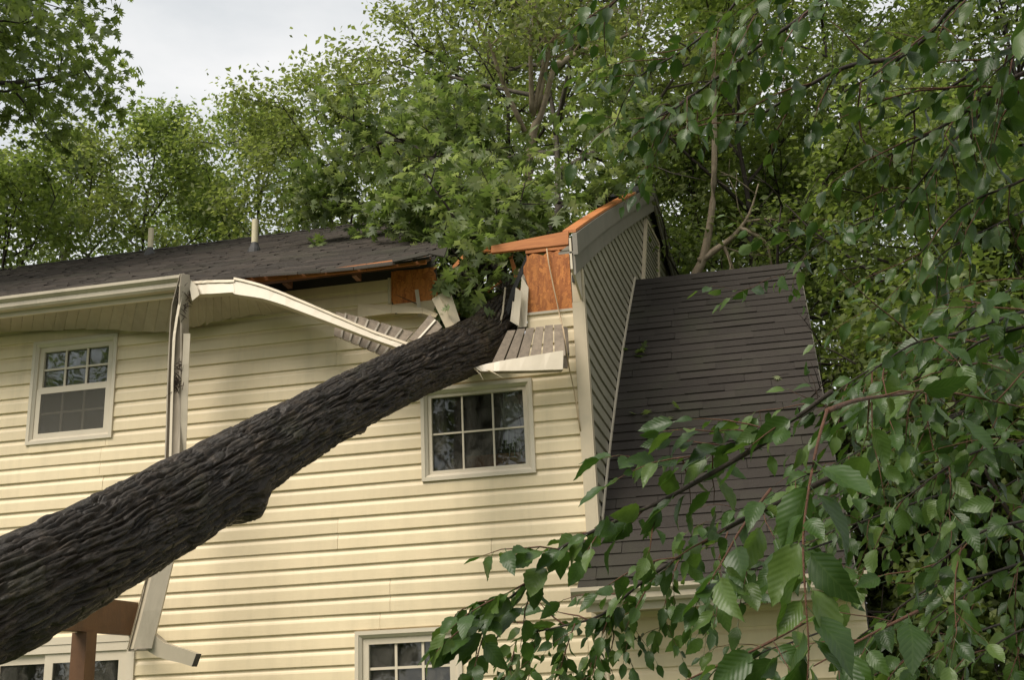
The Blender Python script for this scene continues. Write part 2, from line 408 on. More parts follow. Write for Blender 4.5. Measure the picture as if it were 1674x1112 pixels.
# ---- bowed gable wall
def bowx(Y, off=0.0): return XC + off + .010*max(Y, 0)**2
YR, ZR, ZE, YE = 4.85, 7.76, 5.00, -.50      # ridge and eave of the main roof
SL = (ZR-ZE)/(YR-YE); YB = 2*YR-YE
def roofz(Y): return ZE+SL*(Y-YE) if Y <= YR else ZR-SL*(Y-YR)
mb = MB()
ys = np.linspace(.06, 2*YR-.06, 25)
for y0, y1 in zip(ys[:-1], ys[1:]):
    mb.hexa([(bowx(y0)-.03, y0, .3), (bowx(y1)-.03, y1, .3), (bowx(y1)-.03, y1, roofz(y1)-.06), (bowx(y0)-.03, y0, roofz(y0)-.06)],
            [(bowx(y0)-.001, y0, .3), (bowx(y1)-.001, y1, .3), (bowx(y1)-.001, y1, roofz(y1)-.06), (bowx(y0)-.001, y0, roofz(y0)-.06)])
gable = mb.build('gable_wall', M['dark'], house); gable['label'] = 'gable wall of lapped boards in shade toned grey tan, bowed outward'
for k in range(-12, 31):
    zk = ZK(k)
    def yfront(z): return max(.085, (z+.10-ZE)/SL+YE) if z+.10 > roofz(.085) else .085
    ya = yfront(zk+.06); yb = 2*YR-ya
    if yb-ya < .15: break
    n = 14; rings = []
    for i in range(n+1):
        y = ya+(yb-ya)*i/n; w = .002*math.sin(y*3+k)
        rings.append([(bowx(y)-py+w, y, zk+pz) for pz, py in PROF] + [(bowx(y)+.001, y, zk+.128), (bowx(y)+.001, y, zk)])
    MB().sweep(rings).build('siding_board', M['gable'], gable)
# gable louvre vent
def gpt(Y, z, off): return (bowx(Y, off), Y, z)
vent = MB()
TL, BL, TR_, BR = (4.60, 7.19), (4.02, 6.18), (5.40, 7.17), (4.98, 6.10)
def vlerp(s, t):
    a = (TL[0]+(TR_[0]-TL[0])*s, TL[1]+(TR_[1]-TL[1])*s); b = (BL[0]+(BR[0]-BL[0])*s, BL[1]+(BR[1]-BL[1])*s)
    return (a[0]+(b[0]-a[0])*t, a[1]+(b[1]-a[1])*t)
def vbar(mb, s0, t0, s1, t1, w, o0, o1):
    (ya, za), (yb, zb) = vlerp(s0, t0), vlerp(s1, t1); d = np.array([yb-ya, zb-za]); d /= np.linalg.norm(d); nn = np.array([-d[1], d[0]])*w/2
    q = [(ya+nn[0], za+nn[1]), (ya-nn[0], za-nn[1]), (yb-nn[0], zb-nn[1]), (yb+nn[0], zb+nn[1])]
    mb.hexa([gpt(y, z, o0) for y, z in q], [gpt(y, z, o1) for y, z in q])
for a in ((0, 0, 1, 0), (0, 0, 0, 1), (1, 0, 1, 1), (0, 1, 1, 1)): vbar(vent, *a, .05, .018, .055)
vent = vent.build('gable_vent', M['trim'], house)
for i in range(13):
    m = MB(); t = (i+.7)/14
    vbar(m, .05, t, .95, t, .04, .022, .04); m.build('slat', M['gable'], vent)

# ---- rake trim
def rake_off(Y): return .036+.09*max(0, min(1, (Y-YE)/(YR-YE)))
def rake_piece(name, y0, y1, d0, d1, o0, o1, mat):
    n = 16; rings = []
    for i in range(n+1):
        Y = y0+(y1-y0)*i/n; b = bowx(Y); ro = rake_off(min(Y, 2*YR-Y)); rz = roofz(Y)
        rings.append([(b+ro+o0, Y, rz-d0), (b+ro+o1, Y, rz-d0), (b+ro+o1, Y, rz-d1), (b+ro+o0, Y, rz-d1)])
    return MB().sweep(rings).build(name, mat, house)
rake_piece('rake_board', YE, YR, .0, .175, -.02, .018, M['rake'])
rake_piece('rake_board', YR+.002, YB, .0, .15, -.02, .012, M['rake'])
rake_piece('rake_frieze', YE+.04, YR, .178, .345, -.03, -.012, M['rake'])
rake_piece('rake_frieze', YR+.002, YB, .153, .26, -.03, -.006, M['rake'])
rake_piece('rake_soffit', YE+.03, YR, .15, .165, -.14, -.021, M['rake'])
rake_piece('roof_deck_edge', YE+.05, 3.55, -.03, -.006, -.10, .004, M['lumber'])
rake_piece('roof_deck', 3.56, YR, -.035, -.006, -.30, .0, M['black'])
rake_piece('roof_deck', YR+.002, YB, -.035, -.006, -.9, .016, M['shingle'])
# eave return at the corner
a = at(932, 380, -.42); b = at(948, 452, -.03)
MB().hexa([(-1.165, -.47, 4.72), (-1.148, -.47, 4.72), (-1.148, -.47, 4.98), (-1.165, -.47, 4.98)],
          [(-1.165, -.03, 4.62), (-1.148, -.03, 4.62), (-1.148, -.03, 5.15), (-1.165, -.03, 5.15)]).build('eave_return', M['white'], house)
# torn wall: exposed sheathing
p = M['osb']
def ragged(x0, x1, z0, z1, jl, jr, jt, seed):
    r = random.Random(seed); pts = [(x0+.02, z0), (x1, z0)]
    n = 9
    pts += [(x1+r.uniform(-jr, 0), z0+(z1-z0)*i/n) for i in range(1, n)] + [(x1-(x1-x0)*i/n, z1+r.uniform(-jt, jt*.3)) for i in range(n)]
    pts += [(x0+r.uniform(0, jl), z1-(z1-z0)*i/n) for i in range(n)]
    return MB().sweep([[(x, -.006, z) for x, z in pts], [(x, .004, z) for x, z in pts]])
ragged(-1.625, -1.236, 4.56, 5.075, .035, 0, .03, 1).build('sheathing_panel', p, house)['label'] = 'bright orange sheathing panel beside the corner'
ragged(-2.765, -2.36, 4.765, 5.06, 0, .05, .01, 2).build('sheathing_panel', p, house)['label'] = 'orange sheathing panel in the shade of the broken roof edge'
mb = MB(); mb.box((-1.64, -.022, 4.535), (-1.236, -.007, 4.556)); mb.box((-1.64, -.024, 4.556), (-1.618, -.007, 4.72)); mb.build('j_channel', M['white'], house)
mb = MB(); mb.box((-2.79, -.026, 4.77), (-2.766, -.004, 5.0)); mb.build('j_channel', M['trim'], house)
# sub fascia stub on the right of the hole, rafters
mb = MB(); mb.hexa([at(803, 402, -.45), at(803, 413, -.45), at(929, 399, -.47), at(929, 377, -.47)], [at(803, 402, -.45)+[0, .04, 0], at(803, 413, -.45)+[0, .04, 0], at(929, 399, -.47)+[0, .04, 0], at(929, 377, -.47)+[0, .04, 0]])
mb.build('sub_fascia', M['lumber'], house)['label'] = 'orange splintered board sticking out over the hole'
mb = MB(); r5 = random.Random(6)
for i in range(16):
    c = at(803+r5.uniform(0, 6), 403+r5.uniform(0, 9), -.44+r5.uniform(0, .03)); d = np.array([-r5.uniform(.03, .11), r5.uniform(-.01, .01), r5.uniform(-.02, .012)])
    mb.tube([c, c+d*.6, c+d], [.006, .004, .0006], 4)
mb.build('splinters', M['lumber'], house)
for (a_, b_, r0) in (((-2.33, .05, 4.95), (-2.12, .35, 5.35), .022), ((-1.66, .05, 4.75), (-1.80, .4, 5.2), .022), ((-2.30, .1, 4.6), (-2.0, .5, 5.0), .018)):
    a_, b_ = np.array(a_), np.array(b_); mb = MB(); mb.tube([a_, (a_+b_)/2, b_], [r0, r0, r0*.8], 4)
    for i in range(6): mb.tube([b_, b_+(b_-a_)*r5.uniform(.1, .35)+np.array([r5.gauss(0, .02), r5.gauss(0, .02), 0])], [r0*.35, .001], 4)
    mb.build('broken_rafter', M['lumber'], house)
mb = MB(); mb.box((-1.60, -.005, 5.08), (-1.22, .035, 5.11)); mb.build('top_plate', M['lumber'], house)

# ---- main roof, left of the hole
rr = random.Random(3)
def redge(Y):                                # ragged right edge of what is left of the roof
    t = (Y-YE)/(YR-YE)
    return -2.18-2.0*t+.12*math.sin(Y*5)+rr.uniform(-.07, .07)
E_top = []
# deck
mb = MB(); N = 14
for i in range(N):
    Y0 = -.42+(YR+.42)*i/N; Y1 = -.42+(YR+.42)*(i+1)/N; e0 = redge(Y0)-.05
    mb.hexa([(XL, Y0, roofz(Y0)-.13), (e0, Y0, roofz(Y0)-.13), (e0, Y1, roofz(Y1)-.13), (XL, Y1, roofz(Y1)-.13)],
            [(XL, Y0, roofz(Y0)-.105), (e0, Y0, roofz(Y0)-.105), (e0, Y1, roofz(Y1)-.105), (XL, Y1, roofz(Y1)-.105)])
mb.hexa([(XL, YR+.005, ZR-.06), (-4.1, YR+.005, ZR-.06), (-4.6, YB, ZE-.06), (XL, YB, ZE-.06)], [(XL, YR+.005, ZR-.02), (-4.1, YR+.005, ZR-.02), (-4.6, YB, ZE-.02), (XL, YB, ZE-.02)])
roof = mb.build('main_roof', M['lumber_old'], house); roof['label'] = 'dark shingled main roof ending in a ragged edge'
V, F, T = [], [], []
ln = math.hypot(1, SL); dy, dz = 1/ln, SL/ln
EXPO = .143; nrow = int((YR-YE)*ln/EXPO)+1
def dip(x, Y): return -.05*math.exp(-((x+2.6)/.8)**2)*math.exp(-((Y-YE)/1.2)) - .02*math.exp(-((x+3.3)/.6)**2)*math.exp(-((Y-YE)/.8))
for r in range(nrow):
    s0 = r*EXPO; Y0 = YE-.03+s0*dy; Y1 = Y0+EXPO*1.08*dy
    x = XL-rr.random()*.3; e = redge(Y0)
    while x < e:
        w = rr.choice((.12, .16, .2, .28, .33)); x1 = min(x+w, e); th = rr.choice((.007, .010, .013, .017))
        n0 = len(V)
        j = rr.uniform(-.008, .008)
        for (yy, t_) in ((Y0+j, th), (Y1, .003)):
            zz = ZE+SL*(yy-YE)
            for xx in (x+.002, x1-.002):
                V.append((xx, yy, zz+t_-.012+dip(xx, yy)))
        for (yy, t_) in ((Y0+j, 0),):
            zz = ZE+SL*(yy-YE)
            for xx in (x+.002, x1-.002): V.append((xx, yy+.001, zz-.022+dip(xx, yy)))
        F += [(n0, n0+1, n0+3, n0+2), (n0+4, n0+5, n0+1, n0)]; t0 = rr.random(); T += [t0, t0]
        x = x1
o = link('shingle_field', mesh_np('shingle_field', V, F, M['shingle'], T), roof); o['kind'] = 'stuff'
mb = MB()
for i in range(28):                          # ridge caps
    x0 = XL+i*.30; x1 = x0+.32
    if x1 > -4.2: break
    mb.hexa([(x0, YR-.14, ZR-.075+.01), (x1, YR-.14, ZR-.075), (x1, YR, ZR+.004), (x0, YR, ZR+.014)], [(x0, YR-.14, ZR-.06), (x1, YR-.14, ZR-.07), (x1, YR+.02, ZR+.012), (x0, YR+.02, ZR+.024)])
mb.build('ridge_cap', M['shingle'], roof)
# torn flap of shingles at the eave end
mb = MB(); f0 = [at(700, 411, -.55), at(731, 404, -.60), at(726, 419, -.66), at(700, 414, -.62)]
mb.slab(f0, .012); f1 = [at(640, 423, -.53), at(702, 410, -.55), at(700, 416, -.6), at(642, 428, -.57)]; mb.slab(f1, .012)
mb.build('shingle_flap', M['shingle'], roof)
# exposed sub fascia and rafter tails left of the hole
mb = MB(); q = [(305, 463), (470, 449), (600, 431), (697, 417)]; th = [7, 7, 11, 13]
for (a, ta), (b, tb) in zip(zip(q[:-1], th[:-1]), zip(q[1:], th[1:])):
    mb.hexa([at(a[0], a[1], -.44), at(b[0]-1, b[1], -.44), at(b[0]-1, b[1]+tb, -.44), at(a[0], a[1]+ta, -.44)], [p_+[0, .03, 0] for p_ in (at(a[0], a[1], -.44), at(b[0]-1, b[1], -.44), at(b[0]-1, b[1]+tb, -.44), at(a[0], a[1]+ta, -.44))])
mb.build('sub_fascia', M['lumber'], house)['label'] = 'orange sub fascia strip under the broken eave'
for u, v in ((465, 449), (578, 436)):
    mb = MB(); a = at(u-3, v, -.40); mb.box((a[0], -.40, a[2]-.085), (a[0]+.04, -.28, a[2]+.01)); mb.build('rafter_tail', M['lumber_old'], house)
# dark board along the wall head standing in for the shade under the roof
mb = MB(); mb.box((XL, .0, 4.995), (-2.38, .05, 5.2)); mb.build('eave_shade_board', M['dark'], house)

# ---- fascia, gutter and soffit on the left
mb = MB(); mb.box((XL, -.485, 4.868), (-4.43, -.465, 5.0)); mb.build('fascia', M['white'], house)
KP = [(0, 0), (0, -.105), (-.07, -.105), (-.085, -.085), (-.085, -.05), (-.115, -.022), (-.115, .004), (-.105, .004), (-.105, -.018), (-.078, -.046), (-.078, -.082), (-.066, -.098), (-.006, -.098), (-.006, 0)]
gz = 5.012
g1 = MB().sweep([[(x, -.49+y, gz+z) for y, z in KP] for x in np.linspace(XL, -4.36, 8)]).build('gutter', M['gutter'], house)
mb = MB(); mb.box((-4.4, -.60, gz-.10), (-4.358, -.585, gz+.012)); mb.build('joint', M['gutter'], g1)

def lerp_path(pts, t):
    n = len(pts)-1; f = min(t*n, n-1e-6); i = int(f); return pts[i]*(1-(f-i))+pts[i+1]*(f-i)
def strips(outer, inner, n, parent, mat, name, th=.006, jag=0.0, gap=.025, seed=1, steps=None):
    r = random.Random(seed)
    outer = [np.array(p) for p in outer]; inner = [np.array(p) for p in inner]
    for i in range(n):
        t0, t1 = (i+gap*.5)/n, (i+1-gap*.5)/n
        j0, j1 = r.uniform(-jag, jag), r.uniform(-jag, jag)
        a, b = lerp_path(outer, t0), lerp_path(outer, t1); c, d = lerp_path(inner, t1), lerp_path(inner, t0)
        c = c+(c-b)*j0; d = d+(d-a)*j1
        o_ = r.uniform(0, .0012); up = np.array([0, 0, th])
        m = MB().hexa([a-[0, 0, o_], b-[0, 0, o_], c-[0, 0, o_], d-[0, 0, o_]], [a+up, b+up, c+up, d+up]); m.build(name, mat, parent)
outer = [np.array((XL, -.46, 4.875)), np.array((-8, -.46, 4.875)), at(0, 519, -.46), at(150, 499, -.46), at(300, 484, -.46)]
inner = [np.array((XL, -.03, 4.91)), np.array((-8.3, -.03, 4.91)), at(0, 543, -.08), at(140, 538, -.12), at(290, 543, -.17)]
sb = MB().box((XL, -.03, 4.935), (-4.6, -.022, 4.99)).build('soffit', M['trim'], house); sb['label'] = 'sagging beige slatted soffit under the eave'
strips(outer[:3], inner[:3], 40, sb, M['soffit'], 'slat')
strips(outer[2:], inner[2:], 16, sb, M['soffit'], 'slat', jag=.03, seed=2)
outer = [at(302, 485, -.46), at(345, 482, -.46), at(395, 482, -.46), at(450, 496, -.45), at(520, 522, -.42)]
inner = [at(302, 538, -.17), at(345, 527, -.15), at(400, 517, -.14), at(470, 510, -.14), at(530, 524, -.2)]
strips(outer, inner, 15, sb, M['soffit'], 'slat', jag=.06, seed=3)

# ---- windows
def ring(mb, x0, x1, z0, z1, w, y0, y1):
    mb.box((x0, y0, z0), (x0+w, y1, z1)); mb.box((x1-w, y0, z0), (x1, y1, z1))
    mb.box((x0+w, y0, z0), (x1-w, y1, z0+w)); mb.box((x0+w, y0, z1-w), (x1-w, y1, z1))
def bevel_ring(mb, x0, x1, z0, z1, w, ya, yb, back):
    o = [(x0, z0), (x1, z0), (x1, z1), (x0, z1)]; i_ = [(x0+w, z0+w), (x1-w, z0+w), (x1-w, z1-w), (x0+w, z1-w)]
    for a in range(4):
        b = (a+1) % 4
        q0 = [(o[a][0], ya, o[a][1]), (o[b][0], ya, o[b][1]), (i_[b][0], yb, i_[b][1]), (i_[a][0], yb, i_[a][1])]
        q1 = [(p_[0], back, p_[2]) for p_ in q0]
        mb.hexa(q0, q1)
def muntins(parent, x0, x1, z0, z1, nx, nz, mat, y=.028, w=.018):
    for i in range(1, nx):
        x = x0+(x1-x0)*i/nx; MB().box((x-w/2, y, z0), (x+w/2, y+.012, z1)).build('muntin', mat, parent)
    for i in range(1, nz):
        z = z0+(z1-z0)*i/nz; MB().box((x0, y+.001, z-w/2), (x1, y+.011, z+w/2)).build('muntin', mat, parent)
def pane(parent, x0, x1, z0, z1, y): return MB().box((x0, y, z0), (x1, y+.005, z1)).build('pane', M['glass'], parent)
def room(parent, x0, x1, z0, z1, d=1.6):
    mb = MB(); a, b = (x0-.25, .055, z0-.3), (x1+.25, d, z1+.2)
    mb.add([(a[0], a[1], a[2]), (b[0], a[1], a[2]), (b[0], b[1], a[2]), (a[0], b[1], a[2]), (a[0], a[1], b[2]), (b[0], a[1], b[2]), (b[0], b[1], b[2]), (a[0], b[1], b[2])],
           [(0, 1, 2, 3), (7, 6, 5, 4), (6, 7, 3, 2), (5, 6, 2, 1), (7, 4, 0, 3)]); mb.build('room', M['room'], parent, fix=False)
def window(x0, x1, z0, z1, label):
    mb = MB(); bevel_ring(mb, x0, x1, z0, z1, .03, -.034, -.034, .02); bevel_ring(mb, x0+.0302, x1-.0302, z0+.0302, z1-.0302, .022, -.030, -.012, .02)
    w = mb.build('window', M['frame'], house); w['label'] = label; return w
# upper left double hung
x0, x1, z0, z1 = WIN['upper']; w = window(x0, x1, z0, z1, 'double hung window with insect screen over its lower sash')
ix0, ix1, iz0, iz1 = x0+.0525, x1-.0525, z0+.0525, z1-.0525; zm = iz0+(iz1-iz0)*.525
mb = MB(); ring(mb, ix0, ix1, zm-.02, iz1, .045, .002, .045); mb.build('sash', M['frame'], w)
mb = MB(); ring(mb, ix0+.001, ix1-.001, iz0, zm+.01, .045, -.006, .030); mb.build('sash', M['frame'], w)
ux0, ux1 = ix0+.045, ix1-.045
pane(w, ux0, ux1, zm+.025, iz1-.045, .028); muntins(w, ux0, ux1, zm+.025, iz1-.045, 3, 2, M['frame'], .012)
pane(w, ux0, ux1, iz0+.045, zm-.035, .018); muntins(w, ux0, ux1, iz0+.045, zm-.035, 3, 2, M['frame'], .003)
MB().box((ux0, -.003, iz0+.045), (ux1, -.001, zm-.035)).build('insect_screen', M['screen'], w); room(w, x0, x1, z0, z1)
# burst window under the trunk
x0, x1, z0, z1 = WIN['burst']; w = window(x0, x1, z0, z1, 'wide window under the trunk with shredded white curtain inside')
ix0, ix1, iz0, iz1 = x0+.0525, x1-.0525, z0+.0525, z1-.0525
mb = MB(); ring(mb, ix0, ix1, iz0, iz1, .03, .0, .045); mb.build('sash', M['frame'], w)
pane(w, ix0+.03, ix1-.03, iz0+.03, iz1-.03, .03); muntins(w, ix0+.03, ix1-.03, iz0+.03, iz1-.03, 3, 2, M['frame'], .015, .014); room(w, x0, x1, z0, z1)
MB().box((x0+.30, .10, z0-.1), (x1+.1, .14, z0+.20)).build('furniture_board', M['lumber'], w)
rc = random.Random(8); mb = MB()
for i in range(34):                          # shreds of curtain
    xx = rc.gauss(-1.78, .045); zt = iz1-.02-rc.random()*.08; L_ = rc.uniform(.12, .52); yy = .045+rc.random()*.05
    dx = rc.uniform(-.05, .05); mb.hexa([(xx, yy, zt), (xx+.012, yy, zt), (xx+.008+dx, yy+.02, zt-L_), (xx+dx, yy+.02, zt-L_)], [(xx, yy+.003, zt), (xx+.012, yy+.003, zt), (xx+.008+dx, yy+.023, zt-L_), (xx+dx, yy+.023, zt-L_)])
mb.build('curtain', M['insul'], w)
# lower window
x0, x1, z0, z1 = WIN['lower']; w = window(x0, x1, z0, z1, 'ground floor window with white grid at the foot of the wall')
ix0, ix1, iz0, iz1 = x0+.0525, x1-.0525, z0+.0525, z1-.0525
mb = MB(); ring(mb, ix0, ix1, iz0, iz1, .05, .0, .045); mb.build('sash', M['frame'], w)
pane(w, ix0+.05, ix1-.05, iz0+.05, iz1-.05, .03); muntins(w, ix0+.05, ix1-.05, iz0+.05, iz1-.05, 3, 5, M['frame'], .014, .02); room(w, x0, x1, z0, z1)
# patio door
x0, x1, z0, z1 = WIN['door']; mb = MB(); ring(mb, x0, x1, z0, z1, .065, -.034, .03); mb.box((x0+.02, -.04, z1+.002), (x1-.02, -.02, z1+.06))
w = mb.build('patio_door', M['frame'], house); w['label'] = 'white framed patio door with dark glass'
xm = -5.72
for a, b, y in ((x0+.066, xm+.04, .0), (xm-.03, x1-.066, -.02)):
    mb = MB(); ring(mb, a, b, z0+.066, z1-.066, .075, y, y+.03); mb.build('door_leaf', M['frame'], w)
    pane(w, a+.075, b-.075, z0+.14, z1-.141, y+.012); muntins(w, a+.075, b-.075, z0+.14, z1-.141, 2, 4, M['frame'], y, .022)
room(w, x0, x1, z0, z1)

# ---- vent pipes
for u, v, h, r in ((245, 415, .36, .036), (416, 409, .36, .036)):
    b = on_plane(u, v, (0, YE, ZE), (0, -SL, 1))
    mb = MB(); rings = []
    for z in (-.1, h, h, h-.1):
        rad = r if len(rings) < 2 else r*.82
        rings.append([(b[0]+rad*math.cos(t), b[1]+rad*math.sin(t), b[2]+z) for t in np.linspace(0, 2*math.pi, 16, endpoint=False)])
    o = mb.sweep(rings, caps=False).build('vent_pipe', M['pipe'], house, smooth=False)
    mb = MB(); rings = []
    for z, rad in ((-.12, r*2.6), (.0, r*2.0), (.05, r*1.35), (.08, r*1.12), (.085, r*1.02)):
        rings.append([(b[0]+rad*math.cos(t), b[1]+rad*math.sin(t), b[2]+z) for t in np.linspace(0, 2*math.pi, 16, endpoint=False)])
    mb.sweep(rings).build('flashing', M['boot'], o)

# ---- wing roof on the right
WS = .946; WY0, WZ0, WY1 = -.47, 2.255, 3.49; WZ1 = WZ0+WS*(WY1-WY0); wl = math.hypot(1, WS)
def wxr(Y): return .715+.035*(Y-1.0)
def wxl(Y): return bowx(max(Y, 0), .012) if Y > .08 else -1.262+0*Y
mb = MB()
yy = np.linspace(WY0, WY1, 12)
for y0, y1 in zip(yy[:-1], yy[1:]):
    z0, z1 = WZ0+WS*(y0-WY0), WZ0+WS*(y1-WY0); a0, a1 = wxl(y0), wxl(y1)
    mb.hexa([(a0, y0, z0-.05), (wxr(y0)-.01, y0, z0-.05), (wxr(y1)-.01, y1, z1-.05), (a1, y1, z1-.05)], [(a0, y0, z0-.016), (wxr(y0)-.01, y0, z0-.016), (wxr(y1)-.01, y1, z1-.016), (a1, y1, z1-.016)])
mb.hexa([(wxl(WY1), WY1+.01, WZ1-.05), (wxr(WY1), WY1+.01, WZ1-.05), (wxr(WY1), 7.4, WZ0), (wxl(WY1), 7.4, WZ0)], [(wxl(WY1), WY1+.01, WZ1-.01), (wxr(WY1), WY1+.01, WZ1-.01), (wxr(WY1), 7.4, WZ0+.05), (wxl(WY1), 7.4, WZ0+.05)])
wing = mb.build('wing_roof', M['shingle'], house); wing['label'] = 'steep brown shingled roof of the lower wing'
rows = 38; ex = (WY1-WY0)*wl/rows; ang = math.atan(WS)
tabs = {}
def tabmesh(w, th):
    key = (round(w, 3), th)
    if key not in tabs:
        m = MB().hexa([(0, 0, -.014), (w, 0, -.014), (w, ex*1.1, -.010), (0, ex*1.1, -.010)], [(0, 0, th), (w, 0, th), (w, ex*1.1, .001), (0, ex*1.1, .001)])
        tabs[key] = m.mesh('shingle', M['shingle'])
    return tabs[key]
rs = random.Random(21)
for r in range(rows):
    Y = WY0+r*ex/wl; xa, xb = wxl(Y), wxr(Y); widths = []; x = xa; first = rs.uniform(.1, .33)
    while x < xb-.001:
        w = first if x == xa else rs.choice((.30, .33, .36, .42)); 
        if xb-x-w < .08: w = xb-x
        th = rs.choice((.007, .010, .013, .016)); w = round(w, 3) if x+w < xb-.002 else xb-x
        o = bpy.data.objects.new('shingle', tabmesh(round(w-rs.choice((0, 0, 0, .004)), 3), th)); COL.objects.link(o)
        o.parent = wing; o.matrix_parent_inverse = Matrix.Translation((0, 0, 0))
        o.location = (x, Y-.004+rs.uniform(-.003, .003), WZ0+WS*(Y-WY0)); o.rotation_euler = (ang, 0, rs.uniform(-.004, .004))
        x += w
mb = MB()
for i in range(8):
    x0 = wxl(WY1)+i*.235; x1 = x0+.24
    mb.hexa([(x0, WY1-.10, WZ1-.09), (x1, WY1-.10, WZ1-.095), (x1, WY1+.01, WZ1+.01), (x0, WY1+.01, WZ1+.016)], [(x0, WY1-.10, WZ1-.078), (x1, WY1-.10, WZ1-.085), (x1, WY1+.03, WZ1+.02), (x0, WY1+.03, WZ1+.028)])
mb.build('ridge_cap', M['shingle'], wing)
# white flashing where the wing roof meets the gable
rings = []
for Y in np.linspace(.12, WY1-.02, 14):
    z = WZ0+WS*(Y-WY0); b = bowx(Y)
    rings.append([(b+.022, Y, z+.02), (b+.036, Y, z+.02), (b+.036, Y, z+.065), (b+.022, Y, z+.065)])
MB().sweep(rings).build('step_flashing', M['white'], house)
# wing rake, walls, fascia, gutter, soffit
rings = []
for Y in (WY0, WY1):
    z = WZ0+WS*(Y-WY0); x = wxr(Y); rings.append([(x-.012, Y, z-.022), (x+.006, Y, z-.022), (x+.006, Y, z-.15), (x-.012, Y, z-.15)])
MB().sweep(rings).build('rake_board', M['rake'], house)
mb = MB(); mb.add([(.70, .06, .3), (.70, 7.2, .3), (.70, 7.2, 2.3), (.70, WY1, WZ1-.1), (.70, .06, 2.7), (.66, .06, .3), (.66, 7.2, .3), (.66, 7.2, 2.3), (.66, WY1, WZ1-.1), (.66, .06, 2.7)],
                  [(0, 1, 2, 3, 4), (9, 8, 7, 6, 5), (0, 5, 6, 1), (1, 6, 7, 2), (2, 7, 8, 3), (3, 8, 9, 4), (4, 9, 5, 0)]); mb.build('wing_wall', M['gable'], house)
g2 = MB().sweep([[(x, -.50+y*.95, 2.285+z) for y, z in KP] for x in np.linspace(-1.285, .72, 4)]).build('gutter', M['gutter'], house)
mb = MB(); mb.box((-1.287, -.605, 2.20), (-1.2855, -.50, 2.288)); mb.build('end_cap', M['gutter'], g2)
mb = MB(); mb.box((-1.20, -.495, 2.125), (.71, -.475, 2.262)); mb.build('fascia', M['white'], house)
mb = MB(); mb.box((-1.20, -.474, 2.14), (.71, -.021, 2.155)); mb.build('soffit', M['soffit'], house)
# left and far walls so that the house is closed
mb = MB(); mb.box((XL, .06, .3), (XL+.04, 2*YR, 5.0)); mb.build('end_wall', M['siding'], house)
mb = MB(); mb.box((XL, 2*YR-.05, .3), (-1.3, 2*YR, 5.0)); mb.build('front_wall', M['siding'], house)
mb = MB(); mb.box((XL+.05, .07, 2.55), (-1.25, 9.6, 2.6)); mb.build('upper_floor', M['dark'], house)
mb = MB(); mb.box((-4.3, 1.9, 2.61), (-1.25, 1.95, 4.4)); mb.build('partition', M['room'], house)
mb = MB(); mb.box((XL+.05, .07, .0), (-1.2, 9.6, .29)); mb.box((-1.19, .07, 0), (.69, 7.1, .29)); mb.build('foundation', M['dark'], house)

# ================================================================== BROKEN PIECES HANGING FROM THE HOUSE
def catmull(P, n):
    P = np.asarray(P, float); P = np.vstack([2*P[0]-P[1], P, 2*P[-1]-P[-2]]); o = []
    for i in range(1, len(P)-2):
        for t in np.linspace(0, 1, n, endpoint=False):
            o.append(.5*((2*P[i])+(-P[i-1]+P[i+1])*t+(2*P[i-1]-5*P[i]+4*P[i+1]-P[i+2])*t*t+(-P[i-1]+3*P[i]-3*P[i+1]+P[i+2])*t**3))
    o.append(P[-2]); return np.array(o)
def ribbon(mb, top, bot, th):                # strip given by its top and bottom edge points
    rings = []; rj = random.Random(len(top)*7+int(th*1e4))
    if len(top) > 2: top, bot = catmull(top, 6), catmull(bot, 6)
    for a, b in zip(top, bot):
        j = np.array([0, rj.gauss(0, .0013), rj.gauss(0, .0009)]); a, b = np.array(a)+j, np.array(b)+j*rj.uniform(-.6, 1.2); rings.append([a, a+[0, th, 0], b+[0, th, 0], b])
    return mb.sweep(rings)
# hanging gutter
hg = empty('hanging_gutter', tuple(at(232, 1065, -.8)), 'broken gutter length hanging down the wall from the eave to the patio door', 'gutter')
def chan(pts, Ys, wid, tw, depth, lipsc=1.0):
    rings = []
    P = [at(u, v, Y) for (u, v), Y in zip(pts, Ys)]
    for i, p in enumerate(P):
        t = P[min(i+1, len(P)-1)]-P[max(i-1, 0)]; t /= np.linalg.norm(t)
        a = np.cross([0, 1, 0], t); a /= np.linalg.norm(a)
        if a[0] < 0: a = -a
        b = np.cross(t, a); b = b if b[1] > 0 else -b
        c, s = math.cos(tw[i]), math.sin(tw[i]); A = a*c+b*s; B = b*c-a*s
        w = wid[i]/2; d = depth[i]; e = .006
        prof = [(-w, -d), (-w, .02), (-.012, .02), (-.006, .008), (.006, .008), (.012, .02), (w, .02), (w, -d), (w-.02, -d), (w-.02, -d+e), (w-e, -d+e), (w-e, .02-e), (-w+e, .02-e), (-w+e, -d+e), (-w+.012, -d+e), (-w+.012, -d)]
        rings.append([p+A*x+B*y for x, y in prof])
    return MB().sweep(rings)
chan([(305, 449), (303, 470), (299, 500), (296, 530), (294, 580), (292, 640), (291, 700), (289, 760), (283, 820)], [-.60, -.58, -.54, -.5, -.47, -.47, -.5, -.55, -.6],
     [.05, .09, .115, .135, .14, .14, .145, .145, .15], [-.75, -.7, -.45, -.25, -.2, -.2, -.2, -.2, -.1], [.05, .06, .07, .06, .06, .06, .06, .06, .06]).build('channel', M['gutter_dirty'], hg)
